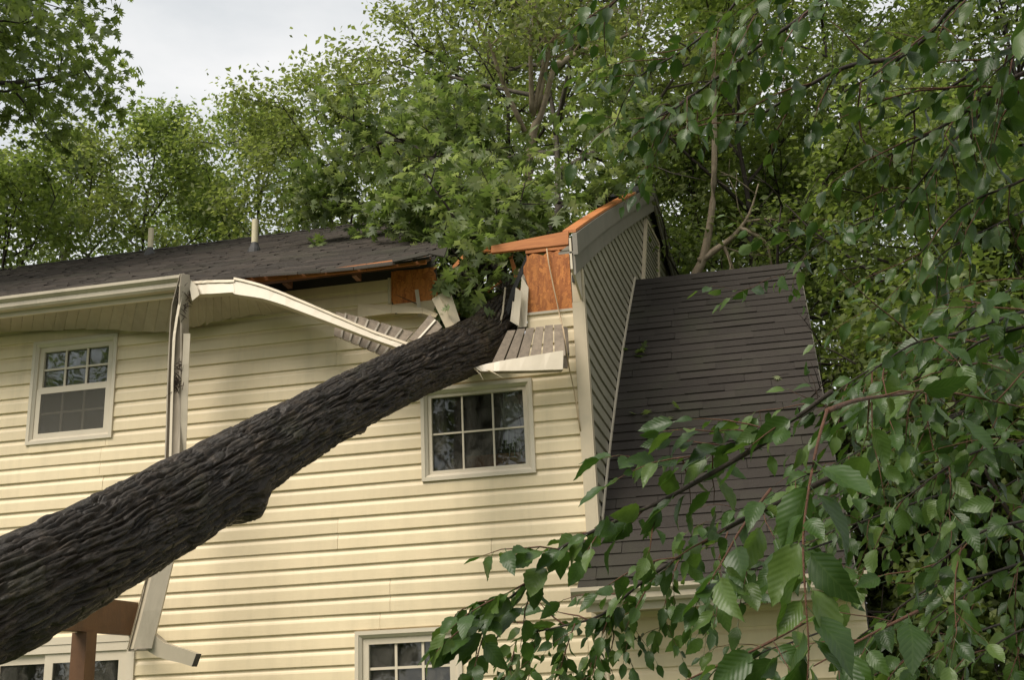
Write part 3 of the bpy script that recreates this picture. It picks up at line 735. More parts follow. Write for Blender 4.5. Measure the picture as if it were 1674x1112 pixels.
# clean outer lip of the upper length
mb = MB(); L0 = [(300, 449), (293, 488), (286, 526), (282, 560), (279, 640), (276, 755)]
ribbon(mb, [at(u, v, -.62) for u, v in L0], [at(u+4, v, -.625) for u, v in L0], .004)
mb.build('lip', M['white'], hg)
ribbon(MB(), [at(u, v, -.56) for u, v in ((311, 545), (308, 620), (306, 690), (303, 758))], [at(u-11, v, -.57) for u, v in ((311, 545), (308, 620), (306, 690), (303, 758))], .004).build('side', M['gutter'], hg)
lowP = [at(280, 860, -.66), at(262, 930, -.72), at(245, 1000, -.78), at(229, 1062, -.82)]
rings = []
for i, p in enumerate(lowP):
    A = np.array([.86, .5, 0.0]); B = np.array([-.5, .86, 0.0]); w, d = .088, .05
    rings.append([p+A*x+B*y for x, y in ((-w, d), (-w*.55, -d), (w*.9, -d), (w, -d*.6), (w, d))])
MB().sweep(rings).build('lower_channel', M['gutter'], hg)
ribbon(MB(), [p+np.array([-.086, -.022, 0]) for p in lowP], [p+np.array([-.070, -.060, 0]) for p in lowP], .006).build('lip', M['white'], hg)
q = lowP[-1]; MB().hexa([q+np.array(v) for v in ((-.10, .0, -.012), (.02, -.085, -.012), (.085, .03, -.012), (-.02, .09, -.012))], [q+np.array(v) for v in ((-.10, .0, -.001), (.02, -.085, -.001), (.085, .03, -.001), (-.02, .09, -.001))]).build('end_cap', M['gutter_dirty'], hg)
rings = []
for (u, v), hw, Y in zip(((240, 1047), (250, 1054), (262, 1063), (280, 1069), (300, 1074), (317, 1080)), (14, 13.5, 12, 11.5, 11, 10.5), (-.80, -.80, -.79, -.78, -.77, -.76)):
    c = at(u, v, Y); s_ = hw/1855*8.3; e = np.array([.35*s_, 0, s_*.94])
    for_d = np.array([0, .075, 0]); rings.append([c-e, c+e, c+e+for_d, c-e+for_d])
MB().sweep(rings, caps=False).build('outlet_elbow', M['gutter'], hg)
rings2 = [rings[-1], [p+np.array([.004, 0, -.001]) for p in rings[-1]]]; MB().sweep(rings2).build('outlet_mouth', M['black'], hg)
rd = random.Random(4)
for cu, cv, n, sp in ((299, 488, 190, 11), (288, 628, 50, 7), (294, 600, 14, 10)):  # leaf clumps; the top one thickened to stand in for the dark opening
    mb = MB()
    for i in range(n):
        c = at(cu+rd.gauss(0, sp*.45), cv+rd.gauss(0, sp*.9), -.60+rd.uniform(0, .06)); d = np.array([rd.gauss(0, 1), rd.gauss(0, 1), rd.gauss(0, 1)]); d *= rd.uniform(.01, .045)/np.linalg.norm(d)
        mb.tube([c-d, c+d*.1+np.array([0, 0, .004]), c+d], [.002, .0045, .0015], 4)
    mb.build('leaf_debris_dark_fill', M['debris'], hg)
mb = MB()
for a, b in (((283, 640), (268, 652)), ((296, 612), (300, 597)), ((300, 470), (307, 462))): mb.tube([at(*a, -.62), at((a[0]+b[0])/2+1, (a[1]+b[1])/2-2, -.63), at(*b, -.62)], [.003, .002, .001], 4)
mb.build('twig', M['bark_dark'], hg)
# bent fascia
T_ = [(314, 460), (345, 458), (381, 457), (386, 454), (440, 469), (530, 506), (610, 540), (684, 566)]; B_ = [(318, 481), (348, 480), (381, 478), (385, 481), (440, 491), (526, 522), (604, 552), (664, 573)]
Yf = [-.52, -.53, -.54, -.54, -.56, -.56, -.54, -.52]
bf = empty('fallen_fascia', tuple(at(660, 570, -.52)), 'long cream fascia strip bent down from the eave onto the trunk', 'fascia strip')
ribbon(MB(), [at(u, v, Y) for (u, v), Y in zip(T_, Yf)], [at(u, v, Y-.03) for (u, v), Y in zip(B_, Yf)], .012).build('face', M['white'], bf)
ribbon(MB(), [at(u, v, Y-.03)+np.array([0, .014, 0]) for (u, v), Y in zip(B_, Yf)], [at(u, v+4, Y+.02)+np.array([0, .014, 0]) for (u, v), Y in zip(B_, Yf)], .01).build('bottom_lip', M['gutter'], bf)
ribbon(MB(), [at(u, v, Y-.012) for (u, v), Y in zip(T_, Yf)], [at(u, v+4, Y-.018) for (u, v), Y in zip(T_, Yf)], .01).build('top_lip', M['trim'], bf)
mb = MB(); mb.hexa([at(306, 452, -.59), at(322, 468, -.58), at(326, 482, -.58), at(314, 492, -.59)], [at(306, 452, -.57), at(322, 468, -.56), at(326, 482, -.56), at(314, 492, -.57)]); mb.build('torn_tab', M['white'], bf)
# ribbed soffit panels
def ribbed(name, label, quad, n, mat, batten, Yth=.01, along=0):
    o = empty(name, tuple(quad[3]), label, 'soffit panel', 'torn soffit panels by the trunk')
    A, B, Cc, D = [np.array(p) for p in quad]   # A->B top edge, D->C bottom edge
    nn = np.cross(B-A, D-A); nn /= np.linalg.norm(nn); nn = nn if nn[1] < 0 else -nn
    r = random.Random(len(label))
    for i in range(n):
        t0, t1 = i/n, (i+1)/n; g = .012
        a, b, c, d = A+(B-A)*(t0+g), A+(B-A)*(t1-g), D+(Cc-D)*(t1-g), D+(Cc-D)*(t0+g)
        k = nn*r.uniform(0, .006); s_ = (a-d)*r.uniform(-.02, .07)
        m = MB().hexa([a+k+s_, b+k+s_, c+k, d+k], [a-nn*Yth+s_, b-nn*Yth+s_, c-nn*Yth, d-nn*Yth]); m.build('slat', mat, o)
        if batten and i:
            a, d = A+(B-A)*t0, D+(Cc-D)*t0; w = (B-A)/np.linalg.norm(B-A)*.008
            MB().hexa([a-w+nn*.006, a+w+nn*.006, d+w+nn*.006, d-w+nn*.006], [a-w+nn*.016, a+w+nn*.016, d+w+nn*.016, d-w+nn*.016]).build('rib', batten, o)
    return o
ribbed('torn_soffit', 'narrow ribbed brown soffit panel crushed behind the bent fascia strip', [at(548, 509, -.34), at(676, 545, -.34), at(640, 588, -.42), at(545, 548, -.42)], 7, M['soffit_brown'], M['gutter_dirty'])
ribbed('torn_soffit', 'short brown soffit panel tilted up against the trunk left of the hole', [at(704, 513, -.40), at(722, 536, -.44), at(697, 561, -.46), at(668, 556, -.42)], 2, M['soffit_brown'], M['white'])
ribbed('torn_soffit', 'tan ribbed soffit panel standing over the burst window', [at(829, 541, -.30), at(920, 533, -.24), at(926, 582, -.34), at(803, 594, -.40)], 6, M['soffit_brown'], None)
mb = MB(); mb.slab([at(919, 534, -.12), at(928, 535, -.11), at(931, 578, -.11), at(921, 580, -.13)], .02); mb.slab([at(921, 580, -.10), at(931, 578, -.09), at(928, 602, -.1), at(915, 600, -.11)], .02)
tag(mb.build('soffit_scrap', M['soffit_brown']), 'ragged brown soffit end hanging beside the corner post', 'soffit scrap')
# right fascia piece
rf = empty('fallen_fascia', tuple(at(850, 607, -.45)), 'short cream fascia piece lying across the top of the burst window', 'fascia strip')
ribbon(MB(), [at(776, 601, -.48), at(800, 594, -.48), at(860, 583, -.46), at(921, 573, -.42)], [at(785, 607, -.50), at(800, 607, -.50), at(860, 606, -.48), at(920, 604, -.44)], .012).build('face', M['white'], rf)
ribbon(MB(), [at(785, 607.5, -.485), at(860, 606.5, -.465), at(920, 604.5, -.425)], [at(786, 611, -.44), at(860, 610, -.42), at(917, 608, -.38)], .01).build('bottom_lip', M['gutter_dirty'], rf)
mb = MB(); mb.tube([at(780, 604, -.47), at(800, 606, -.5), at(822, 618, -.5)], [.008, .006, .001], 4); mb.tube([at(775, 602, -.47), at(785, 612, -.5), at(790, 622, -.5)], [.006, .004, .001], 4); mb.build('splinter', M['trim'], rf)
# torn siding pieces
def flap(label, quads, mat, name='torn_siding', th=.004):
    o = empty(name, tuple(quads[0][3]), label, 'siding scrap', 'torn scraps of siding round the hole')
    for q in quads: MB().slab(q, th).build('piece', mat, o)
    return o
flap('curled cream siding strip drooping below the shaded orange sheathing', [[at(585, 497, -.10), at(640, 499, -.10), at(640, 512, -.16), at(585, 519, -.14)], [at(640.5, 499, -.10), at(690, 503, -.14), at(690, 512, -.2), at(640.5, 512, -.16)], [at(690.5, 503, -.14), at(716, 513, -.22), at(712, 519, -.24), at(690.5, 512, -.2)]], M['siding'])
flap('olive cream siding panel standing on end above the trunk', [[at(706, 489, -.30), at(716, 482, -.33), at(741, 531, -.36), at(729, 537, -.33)], [at(716.5, 482, -.33), at(735, 473, -.26), at(752, 524, -.28), at(741.5, 531, -.36)]], M['trim'])
flap('bare white siding strip upright in front of the shaded sheathing', [[at(678, 474, -.05), at(684, 473, -.05), at(690, 516, -.06), at(684, 517, -.06)]], M['white'])
flap('bunched pale siding ends left of the bright orange sheathing', [[at(853, 452, -.02), at(864, 470, -.03), at(861, 534, -.06), at(846, 536, -.05)], [at(843, 470, -.10), at(853, 477, -.10), at(848, 533, -.12), at(838, 520, -.12)], [at(838, 492, -.04), at(850, 500, -.05), at(852, 536, -.08), at(834, 525, -.06)], [at(849, 450, .1), at(862, 446, .1), at(858, 480, .08), at(846, 478, .08)]], M['white'])
mb = MB()
for q in ([(868, 398), (874, 400), (845, 470), (836, 474)], [(836, 474), (845, 470), (822, 548), (812, 556)]): mb.slab([at(u, v, .02) for u, v in q], .012)
tag(mb.build('roofing_felt', M['black']), 'black torn roofing felt hanging down the edge of the hole', 'roofing felt')
mb = MB(); mb.tube([at(826, 470, -.05), at(822, 510, -.08), at(812, 556, -.1)], .008, 6); tag(mb.build('drip_edge', M['gutter']), 'thin pale metal drip edge upright beside the black felt', 'metal strip')
# hanging cable
cp = [(893, 402, -.03), (897, 430, -.035), (905, 470, -.04), (914, 510, -.05), (921, 540, -.3), (930, 600, -.2), (939, 640, -.06), (945, 680, -.04), (949, 705, -.03)]
tag(MB().tube([at(*p) for p in cp], .006, 6).build('cable', M['cable'], None, True), 'thin tan cable hanging over the orange sheathing down to the corner post', 'cable')

# ================================================================== PERGOLA CORNER
pg = empty('pergola', (-5.0, -1.0, 0), 'brown stained timber pergola corner below the trunk', 'pergola')
MB().box((-5.0, -4.2, 2.175), (-4.93, -.034, 2.435)).build('beam', M['deckwood'], pg)
MB().box((-5.02, -.80, 0), (-4.90, -.66, 2.172)).build('post', M['deckwood'], pg)
MB().box((-5.02, -4.0, 0), (-4.90, -3.86, 2.172)).build('post', M['deckwood'], pg)

# ================================================================== FALLEN TREE
ft = empty('fallen_tree', (-4.05, -8.5, 0), 'huge dark barked fallen tree whose trunk has smashed through the roof', 'tree')
TP = [(-4.35, -9.6, -.35), (-3.85, -7.6, .55), (-3.40, -5.9, 1.33)] + [tuple(atr(*a)) for a in ((40, 962, 5.3), (190, 882, 5.8), (340, 795, 6.4), (525, 684, 7.34), (670, 609, 8.3), (785, 560, 9.2), (822, 520, 9.6), (850, 470, 10.2))]
TR = [.34, .30, .27, .230, .226, .221, .190, .19, .202, .185, .14]
TP = np.array(TP); TR = np.array(TR)
def hsh(ix, iy, iz, k=0):
    h = (ix.astype(np.int64)*374761393+iy.astype(np.int64)*668265263+iz.astype(np.int64)*2147483647+k*1274126177) & 0xffffffff
    h = ((h ^ (h >> 13))*1274126177) & 0xffffffff; h = ((h ^ (h >> 16))*2246822519) & 0xffffffff
    return ((h ^ (h >> 15)) & 0xffffff)/float(0xffffff)
def vnoise(x, y, z, k=0):
    ix, iy, iz = np.floor(x), np.floor(y), np.floor(z); fx, fy, fz = x-ix, y-iy, z-iz
    fx, fy, fz = [f*f*(3-2*f) for f in (fx, fy, fz)]; o = 0
    for a in (0, 1):
        for b in (0, 1):
            for c in (0, 1): o = o+hsh(ix+a, iy+b, iz+c, k)*(fx if a else 1-fx)*(fy if b else 1-fy)*(fz if c else 1-fz)
    return o*2-1
def bark_trunk(name, P, Rr, parent, mat, sides=340):
    C4 = np.column_stack([P, Rr]); full = catmull(C4, 130); coarse = catmull(C4, 14); cut = 2*130
    C4 = np.vstack([coarse[:2*14], full[cut:]]); pts, rad = C4[:, :3], C4[:, 3]; n = len(pts)
    t = np.gradient(pts, axis=0); t /= np.linalg.norm(t, axis=1)[:, None]
    a = np.cross(t, [0, 0, 1]); a /= np.linalg.norm(a, axis=1)[:, None]; b = np.cross(a, t)
    L = np.concatenate([[0], np.cumsum(np.linalg.norm(np.diff(pts, axis=0), axis=1))])[:, None]
    th = np.linspace(0, 2*math.pi, sides, endpoint=False)[None]
    cx, cy = np.cos(th)+0*L, np.sin(th)+0*L; L = L+0*th; R0 = rad[:, None]
    w1 = vnoise(cx*2.2, cy*2.2, L*3.0, 3)+.5*vnoise(cx*5, cy*5, L*7, 4); w2 = vnoise(cx*2.2, cy*2.2, L*3.0, 5)+.5*vnoise(cx*5, cy*5, L*7, 6)
    X, Y = cx*R0, cy*R0
    n1 = vnoise(X/.028+w1*.5, Y/.028+w2*.5, L/.42, 10)+.25*vnoise(X/.016, Y/.016, L/.12, 11)
    n2 = vnoise(X/.015+w2*.4, Y/.015+w1*.4, L/.20, 20)+.3*vnoise(X/.009, Y/.009, L/.05, 21)
    n3 = vnoise(X/.05+w1, Y/.05+w2, L/.085, 22)
    fu1, fu2, fu3 = np.exp(-(n1/.17)**2), np.exp(-(n2/.17)**2), np.exp(-(n3/.09)**2)
    stri = vnoise(X/.0065, Y/.0065, L/.06, 30); lump = vnoise(X/.035, Y/.035, L/.12, 31); big = vnoise(cx*1.3, cy*1.3, L*1.1, 32)
    h = R0*(1+.045*big)-.030*fu1-.012*fu2-.008*fu3*(1-fu1)+.007*lump+.003*stri+.013
    dirv = a[:, None]*cx[..., None]+b[:, None]*cy[..., None]
    V = pts[:, None]+dirv*h[..., None]
    for kp, amp, rr0 in ((atr(408, 828, 6.5), .075, .11), (atr(590, 706, 7.5), .03, .05), (atr(250, 770, 5.9), .03, .07)):
        dk = np.linalg.norm(V-np.array(kp), axis=2); V = V+dirv*(amp*np.exp(-(dk/rr0)**2))[..., None]
    idx = np.arange(n*sides).reshape(n, sides)
    Fq = np.stack([idx[:-1], np.roll(idx[:-1], -1, 1), np.roll(idx[1:], -1, 1), idx[1:]], -1).reshape(-1, 4)
    return link(name, mesh_np(name, V.reshape(-1, 3), Fq, mat, smooth=True), parent)
bark_trunk('trunk', TP, TR, ft, M['bark_wet'])

# ---------------- leaves, vectorised
def template(shape):
    if shape == 'rhomb':
        V = np.array([(0, 0, 0), (.30, .45, .06), (0, 1, -.06), (-.30, .45, .06)]); F = np.array([(0, 1, 2), (0, 2, 3)])
    elif shape == 'oval':
        V = np.array([(0, 0, 0), (.26, .28, .05), (.24, .66, .03), (0, 1, -.1), (-.24, .66, .03), (-.26, .28, .05), (0, .5, -.02)])
        F = np.array([(0, 1, 6), (1, 2, 6), (2, 3, 6), (3, 4, 6), (4, 5, 6), (5, 0, 6)])
    elif shape == 'star':                    # deeply lobed oak or maple leaf
        pts = [(0, 0)]; lob = [(.22, .10), (.50, .20), (.17, .34), (.56, .58), (.16, .60), (.30, .88), (.08, .78), (0, 1.06)]
        pts += lob + [(-x, y) for x, y in lob[-2::-1]]
        V = np.array([(x, y, -.16*(abs(x)**1.5)-.10*max(0, y-.55)) for x, y in pts]); V = np.vstack([V, (0, .5, .04)])
        n = len(pts); F = np.array([(i, (i+1) % n, n) for i in range(n)])
    return V, F
def leaf_cloud(name, C, size, shape, mat, parent, rg, up=.7, outc=None, droop=.25):
    C = np.asarray(C); n = len(C)
    V, F = template(shape)
    nrm = rg.normal(size=(n, 3))*.62; nrm[:, 2] += up
    if outc is not None:
        d = C-np.asarray(outc); d /= np.linalg.norm(d, axis=1)[:, None]+1e-6; nrm += d*.35
    nrm /= np.linalg.norm(nrm, axis=1)[:, None]
    ax = rg.normal(size=(n, 3)); ax[:, 2] -= droop*2
    ax -= (ax*nrm).sum(1)[:, None]*nrm; ax /= np.linalg.norm(ax, axis=1)[:, None]+1e-9
    sd = np.cross(ax, nrm)
    sz = size*rg.uniform(.65, 1.25, n)
    W = C[:, None, :]+sz[:, None, None]*(V[None, :, :1]*sd[:, None, :]+V[None, :, 1:2]*ax[:, None, :]+V[None, :, 2:]*nrm[:, None, :])
    FF = (F[None]+(np.arange(n)*len(V))[:, None, None]).reshape(-1, 3)
    cl = rg.random(n)
    tint = np.repeat(np.clip(cl, 0, 1), len(F))
    return link(name, mesh_np(name, W.reshape(-1, 3), FF, mat, tint), parent)
def unit(v): v = np.asarray(v, float); return v/(np.linalg.norm(v)+1e-9)
def bend(rg, p, d, L, n=4, up=.15, wob=.18):
    pts = [np.array(p, float)]; d = unit(d)
    for i in range(n):
        d = unit(d+rg.normal(size=3)*wob+np.array([0, 0, up])*.5); pts.append(pts[-1]+d*L/n)
    return pts
def along(pts, t):
    f = t*(len(pts)-1); i = min(int(f), len(pts)-2); return pts[i]+(pts[i+1]-pts[i])*(f-i), unit(pts[i+1]-pts[i])
def twigs(rg, limb, r0, n2, l2, n3, wood, tips, sides=5, t0=.25):
    """side branches and twigs along a limb; collects tip points for leaf clumps"""
    for j in range(n2):
        t = t0+(1-t0)*(j+rg.random())/n2; p, d = along(limb, min(t, .999))
        side = unit(np.cross(d, rg.normal(size=3))); L = l2*rg.uniform(.6, 1.15)*(1.15-.5*t)
        b = bend(rg, p, d*.55+side*.8, L, 3, .12, .2)
        wood.append((b, [r0*.38, r0*.3, r0*.2, r0*.08], sides)); tips += [along(b, .55)[0], b[-1]]
        for k in range(n3):
            p2, d2 = along(b, rg.uniform(.3, .95)); s2 = unit(np.cross(d2, rg.normal(size=3)))
            c = bend(rg, p2, d2*.5+s2*.8, L*rg.uniform(.3, .55), 2, .05, .2)
            wood.append((c, [r0*.16, r0*.1, r0*.04], 4)); tips += [c[-1], c[1]]
def wood_mesh(name, wood, mat, parent):
    mb = MB()
    for p, r, s in wood: mb.tube(p, r, s)
    return mb.build(name, mat, parent, True, fix=False)
def clumps(rg, tips, per, rad, flat=.6):
    tips = np.asarray(tips); n = len(tips)
    k = np.clip(rg.normal(size=(n, per, 3)), -1.5, 1.5)*rad; k[..., 2] *= flat
    rr_ = rg.uniform(.5, 1.35, (n, 1, 1)); return (tips[:, None]+k*rr_).reshape(-1, 3)

# crown of the fallen tree
rg = np.random.default_rng(77)
limbs = [[(845, 480, 10.0), (800, 430, 10.4), (765, 330, 11.3), (700, 255, 12.0), (640, 228, 12.4), (565, 262, 12.9)],
         [(800, 440, 10.3), (740, 385, 11.0), (650, 345, 11.9), (545, 325, 12.9)],
         [(850, 410, 10.7), (915, 330, 11.5), (965, 265, 12.2), (1000, 205, 13.0)],
         [(765, 330, 11.3), (735, 250, 12.2), (725, 190, 12.9)],
         [(845, 480, 10.0), (880, 420, 10.4), (905, 355, 10.9), (930, 320, 11.6)],
         [(835, 500, 9.9), (790, 480, 10.0), (755, 440, 10.3), (720, 400, 10.7)],
         [(845, 480, 10.0), (800, 420, 10.1), (780, 380, 10.4)],
         [(840, 500, 9.8), (805, 490, 9.8), (775, 480, 9.8)]]
wood, tips = [], []
for L in limbs:
    P = [atr(*a) for a in L]; P = list(catmull(P, 3)); ln_ = len(P)
    wood.append((P, list(np.linspace(.055, .012, ln_)), 7)); twigs(rg, P, .05, 6, .95, 3, wood, tips, t0=.2)
wood = [w_ for w_ in wood if not any(q[0] > -1.35 and q[1] < 5.2 for q in w_[0])]
wood_mesh('branches', wood, M['bark_dark'], ft)
C = clumps(rg, tips, 16, .20)
keep = ~((C[:, 1] < .35) & ((C[:, 0] < -2.3) | (C[:, 0] > -1.65) | (C[:, 2] < 4.4)))
keep &= ~((C[:, 0] > -1.5) & (C[:, 2] < roofz(0)+SL*np.clip(C[:, 1], 0, YR)+.1))
keep &= ~((C[:, 0] < -2.3-.41*(C[:, 1]+.5)) & (C[:, 1] < YR) & (C[:, 2] < ZE+SL*(C[:, 1]-YE)+.05))
keep &= ~((C[:, 0] < -5.2) & (C[:, 2] < 8.0))
leaf_cloud('crown', C[keep], .125, 'star', M['leaf_oak'], ft, rg, .75)

# ================================================================== STANDING TREES
DENS = 1.0
def tree(label, u, v, dist, R, z0, leaf, per, mat, bark, seed, tr=.14, n1=15, shape='rhomb', crad=.25, name='deciduous_tree', lean=(0, 0), group='trees behind the house', sub=(5, 3), xy=None, H=None, limbs=None):
    rg = np.random.default_rng(seed)
    if xy is None:
        top = atr(u, v, dist); x, y, H = top[0], top[1], top[2]-.38*R
    else: x, y = xy
    o = empty(name, (x, y, 0), label, 'tree', group)
    n = 9; tp = []
    for i in range(n):
        t = i/(n-1); tp.append(np.array([x-lean[0]*(1-t)+rg.normal()*.10, y-lean[1]*(1-t)+rg.normal()*.10, H*.97*t]))
    MB().tube(list(catmull(tp, 4)), list(np.linspace(tr, tr*.12, 33)), 9).build('trunk', bark, o, True, fix=False)
    wood, tips = [], []
    t_lo = z0/H
    for i in range(n1):
        t = t_lo+(1-t_lo)*((i+.5)/n1)**.9; p, d = along(tp, min(t, .995)); az = i*2.4+rg.uniform(-.5, .5)
        q = (t-t_lo)/(1-t_lo); prof = math.sqrt(max(.10, 1-(1.75*(q-.40))**2)) if q > .4 else .7+.3*q/.4
        el = .15+.8*q+rg.uniform(-.15, .2)
        L = R*prof*rg.uniform(.8, 1.15)
        b = bend(rg, p, (math.cos(az)*math.cos(el), math.sin(az)*math.cos(el), math.sin(el)), L, 5, .10, .13)
        r0 = tr*.42*(1.1-.7*q); wood.append((b, list(np.linspace(r0, r0*.2, 6)), 6))
        twigs(rg, b, r0, sub[0], L*.5, sub[1], wood, tips)
    tips.append(tp[-1])
    wood_mesh('limbs', wood, bark, o)
    C = clumps(rg, tips, max(5, int(per*DENS)), crad)
    C = C[~((C[:, 0] < 1.05) & (C[:, 0] > -13) & (C[:, 1] < 4.6) & (C[:, 1] > -3) & (C[:, 2] < 8.8))]
    leaf_cloud('crown', C, leaf*.80, shape, mat, o, rg, .6, (x, y, z0+(H-z0)*.4))
    return o
A, B, C_, D_ = M['leaf_a'], M['leaf_b'], M['leaf_c'], M['leaf_d']
bk, bt, bd = M['bark'], M['bark_tan'], M['bark_dark']
T = [
 ('broad olive green tree at the far left edge behind the roof', 25, 225, 21, 2.5, 5.0, .13, 24, A, bd, 1),
 ('round topped tree left of the first vent pipe', 125, 175, 23, 2.5, 5.5, .13, 24, B, bd, 2),
 ('pointed tree rising behind the first vent pipe', 258, 148, 24, 2.5, 5.5, .13, 26, A, bd, 3),
 ('shorter tree standing between the two vent pipes', 345, 235, 26, 2.5, 5.5, .13, 24, A, bd, 4),
 ('leafy tree rising behind the second vent pipe', 432, 115, 25, 2.7, 6.0, .13, 26, A, bd, 5),
 ('willowy olive tree right of the second vent pipe', 548, 75, 22, 2.7, 6.0, .13, 26, B, bd, 6),
 ('tall airy olive tree reaching past the top of the picture above the hole', 815, -140, 20, 2.5, 6.5, .12, 24, B, bd, 7),
 ('tall tree with pale tan forked trunk above the orange board', 868, -260, 18, 3.2, 8.2, .12, 24, B, bk, 8),
 ('tall tree standing behind the gable peak', 1015, -210, 22, 3.2, 7.5, .13, 24, B, bd, 9),
 ('tall bright green tree right of the gable peak', 1180, -90, 17.5, 2.8, 4.5, .12, 28, C_, bd, 10),
 ('tall tree behind the middle of the wing roof ridge', 1310, -230, 21, 3.3, 7.0, .13, 28, D_, bd, 11),
 ('bright green tree beside the right end of the wing roof', 1500, 150, 15, 2.5, 3.5, .125, 26, A, bd, 12),
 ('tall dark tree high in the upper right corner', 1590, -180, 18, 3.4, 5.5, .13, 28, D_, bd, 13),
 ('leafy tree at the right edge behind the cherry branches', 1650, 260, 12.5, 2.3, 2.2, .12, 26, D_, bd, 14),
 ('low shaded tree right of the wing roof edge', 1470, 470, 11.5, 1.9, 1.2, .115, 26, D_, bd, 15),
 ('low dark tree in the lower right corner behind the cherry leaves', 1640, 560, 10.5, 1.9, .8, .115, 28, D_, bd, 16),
 ('far tree seen between the gable peak and the wing roof', 1110, -20, 29, 3.6, 5.0, .15, 26, A, bd, 17),
 ('far tree filling in behind the wing roof', 1390, -60, 28, 3.8, 5.0, .15, 26, D_, bd, 18),
 ('far tree filling in above the hole', 800, 20, 28, 3.4, 5.0, .15, 24, A, bd, 19),
 ('far tree filling in right of the willowy tree', 650, 150, 30, 2.8, 5.0, .15, 24, A, bd, 20),
 ('round mid green tree behind the leaning tan trunk', 1120, 150, 19, 2.8, 4.5, .13, 30, A, bd, 26),
 ('slight tree low behind the wing roof ridge', 1230, 250, 18, 2.6, 4.5, .13, 30, C_, bd, 27),
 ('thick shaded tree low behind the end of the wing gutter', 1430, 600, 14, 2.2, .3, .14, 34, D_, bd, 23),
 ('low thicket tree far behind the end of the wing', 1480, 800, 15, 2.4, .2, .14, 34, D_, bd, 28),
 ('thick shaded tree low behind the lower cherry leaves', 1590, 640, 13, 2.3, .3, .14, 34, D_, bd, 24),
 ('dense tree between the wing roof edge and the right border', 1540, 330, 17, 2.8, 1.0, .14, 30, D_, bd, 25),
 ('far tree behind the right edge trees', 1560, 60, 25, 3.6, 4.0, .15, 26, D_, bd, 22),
]
for t in T: tree(*t[:11], tr=.10)
# overhanging oak, top left corner
tree('dark lobed leaf oak overhanging the upper left corner', -135, -230, 18.5, 3.6, 8.6, .17, 18, A, bd, 31, .14, 17, 'star', .21, 'oak_tree', group=None, sub=(6, 4))
# unseen yard trees behind the camera; all but the first added to darken the panes
tree('yard tree mirrored in the upper left window', 0, 0, 0, 4.5, 5, .26, 20, A, bd, 41, .25, 14, xy=(-21, -27), H=17, name='unseen_yard_tree', group=None, crad=.45)

tree('unseen yard tree added to darken the burst window', 0, 0, 0, 4.5, 1, .28, 40, D_, bd, 42, .25, 14, xy=(-8.0, -25), H=13, name='unseen_yard_tree', group=None, crad=.45)
tree('unseen yard tree added to darken the ground floor window', 0, 0, 0, 4.5, .5, .28, 40, D_, bd, 43, .25, 14, xy=(-13.5, -24), H=11, name='unseen_yard_tree', group=None, crad=.45)
tree('unseen low yard tree added to darken the patio door', 0, 0, 0, 4.5, .3, .3, 40, D_, bd, 44, .2, 14, xy=(-21.5, -24), H=7, name='unseen_yard_tree', group=None, crad=.45)
# explicit pale limbs of the standing trees
lt = empty('forked_tree', tuple(atr(845, 700, 13.6)*[1, 1, 0]), 'slender pale tan tree forking above the fallen crown', 'tree')
P = catmull([atr(*a) for a in ((838, 900, 13.6), (845, 600, 13.6), (858, 400, 13.6), (862, 300, 13.6), (872, 215, 13.6), (885, 185, 13.6), (905, 110, 13.6))], 4)
P = np.vstack([[P[0][0], P[0][1], 0], P]); MB().tube(list(P), list(np.linspace(.085, .03, len(P))), 9).build('trunk', bt, lt, True, fix=False)
wood, tips = [], []; rg = np.random.default_rng(90)
for L, r in (([(905, 110, 13.6), (925, 97, 14.9), (960, 80, 14.8), (1000, 68, 14.6), (1050, 45, 14.5)], .05), ([(870, 185, 13.6), (868, 120, 13.6), (868, 60, 13.6), (880, -40, 13.6)], .035),
             ([(878, 180, 13.6), (893, 110, 13.6), (895, 70, 13.6), (860, 0, 13.6)], .03), ([(858, 215, 13.6), (820, 130, 13.6), (800, 70, 13.6), (775, 30, 13.6)], .035), ([(872, 190, 13.6), (885, 120, 13.6), (905, 60, 13.6), (960, 10, 13.6)], .03)):
    P = list(catmull([atr(*a) for a in L], 3)); wood.append((P, list(np.linspace(r, r*.3, len(P))), 6)); twigs(rg, P, r*.7, 6, .9, 3, wood, tips)
wood_mesh('limbs', wood, bt, lt)
leaf_cloud('crown', clumps(rg, tips[10:], 8, .25), .085, 'rhomb', B, lt, rg, .5)
lt = empty('leaning_tree', tuple(atr(1090, 700, 13)*[1, 1, 0]), 'tan trunked tree with elbowed limb just above the wing roof ridge', 'tree')
P = catmull([atr(*a) for a in ((1090, 640, 14.5), (1130, 470, 14.5), (1150, 420, 14.5), (1165, 330, 14.5), (1168, 200, 14.5), (1165, 60, 14.5))], 4)
P = np.vstack([[P[0][0], P[0][1], 0], P]); MB().tube(list(P), list(np.linspace(.075, .022, len(P))), 8).build('trunk', bt, lt, True, fix=False)
wood, tips = [], []; rg = np.random.default_rng(91)
for L, r, m_ in (([(1143, 428, 14.5), (1170, 408, 14.5), (1200, 385, 14.5), (1225, 350, 14.5), (1240, 300, 14.5)], .055, 0), ([(1210, 372, 14.5), (1250, 395, 14.5), (1262, 435, 14.5), (1275, 480, 14.5)], .03, 0), ([(1180, 395, 14.5), (1195, 430, 14.5), (1205, 460, 14.5)], .03, 0), ([(1220, 362, 14.5), (1260, 358, 14.5), (1285, 368, 14.5)], .02, 0)):
    P = list(catmull([atr(*a) for a in L], 3)); wood.append((P, list(np.linspace(r, r*.12, len(P))), 7)); twigs(rg, P, r*.5, 3, .8, 2, wood, tips)
wood_mesh('limbs', wood, bt, lt)
tips = [t for t in tips if t[1] > 4.9]
leaf_cloud('crown', clumps(rg, tips, 14, .2), .09, 'rhomb', C_, lt, rg, .5)

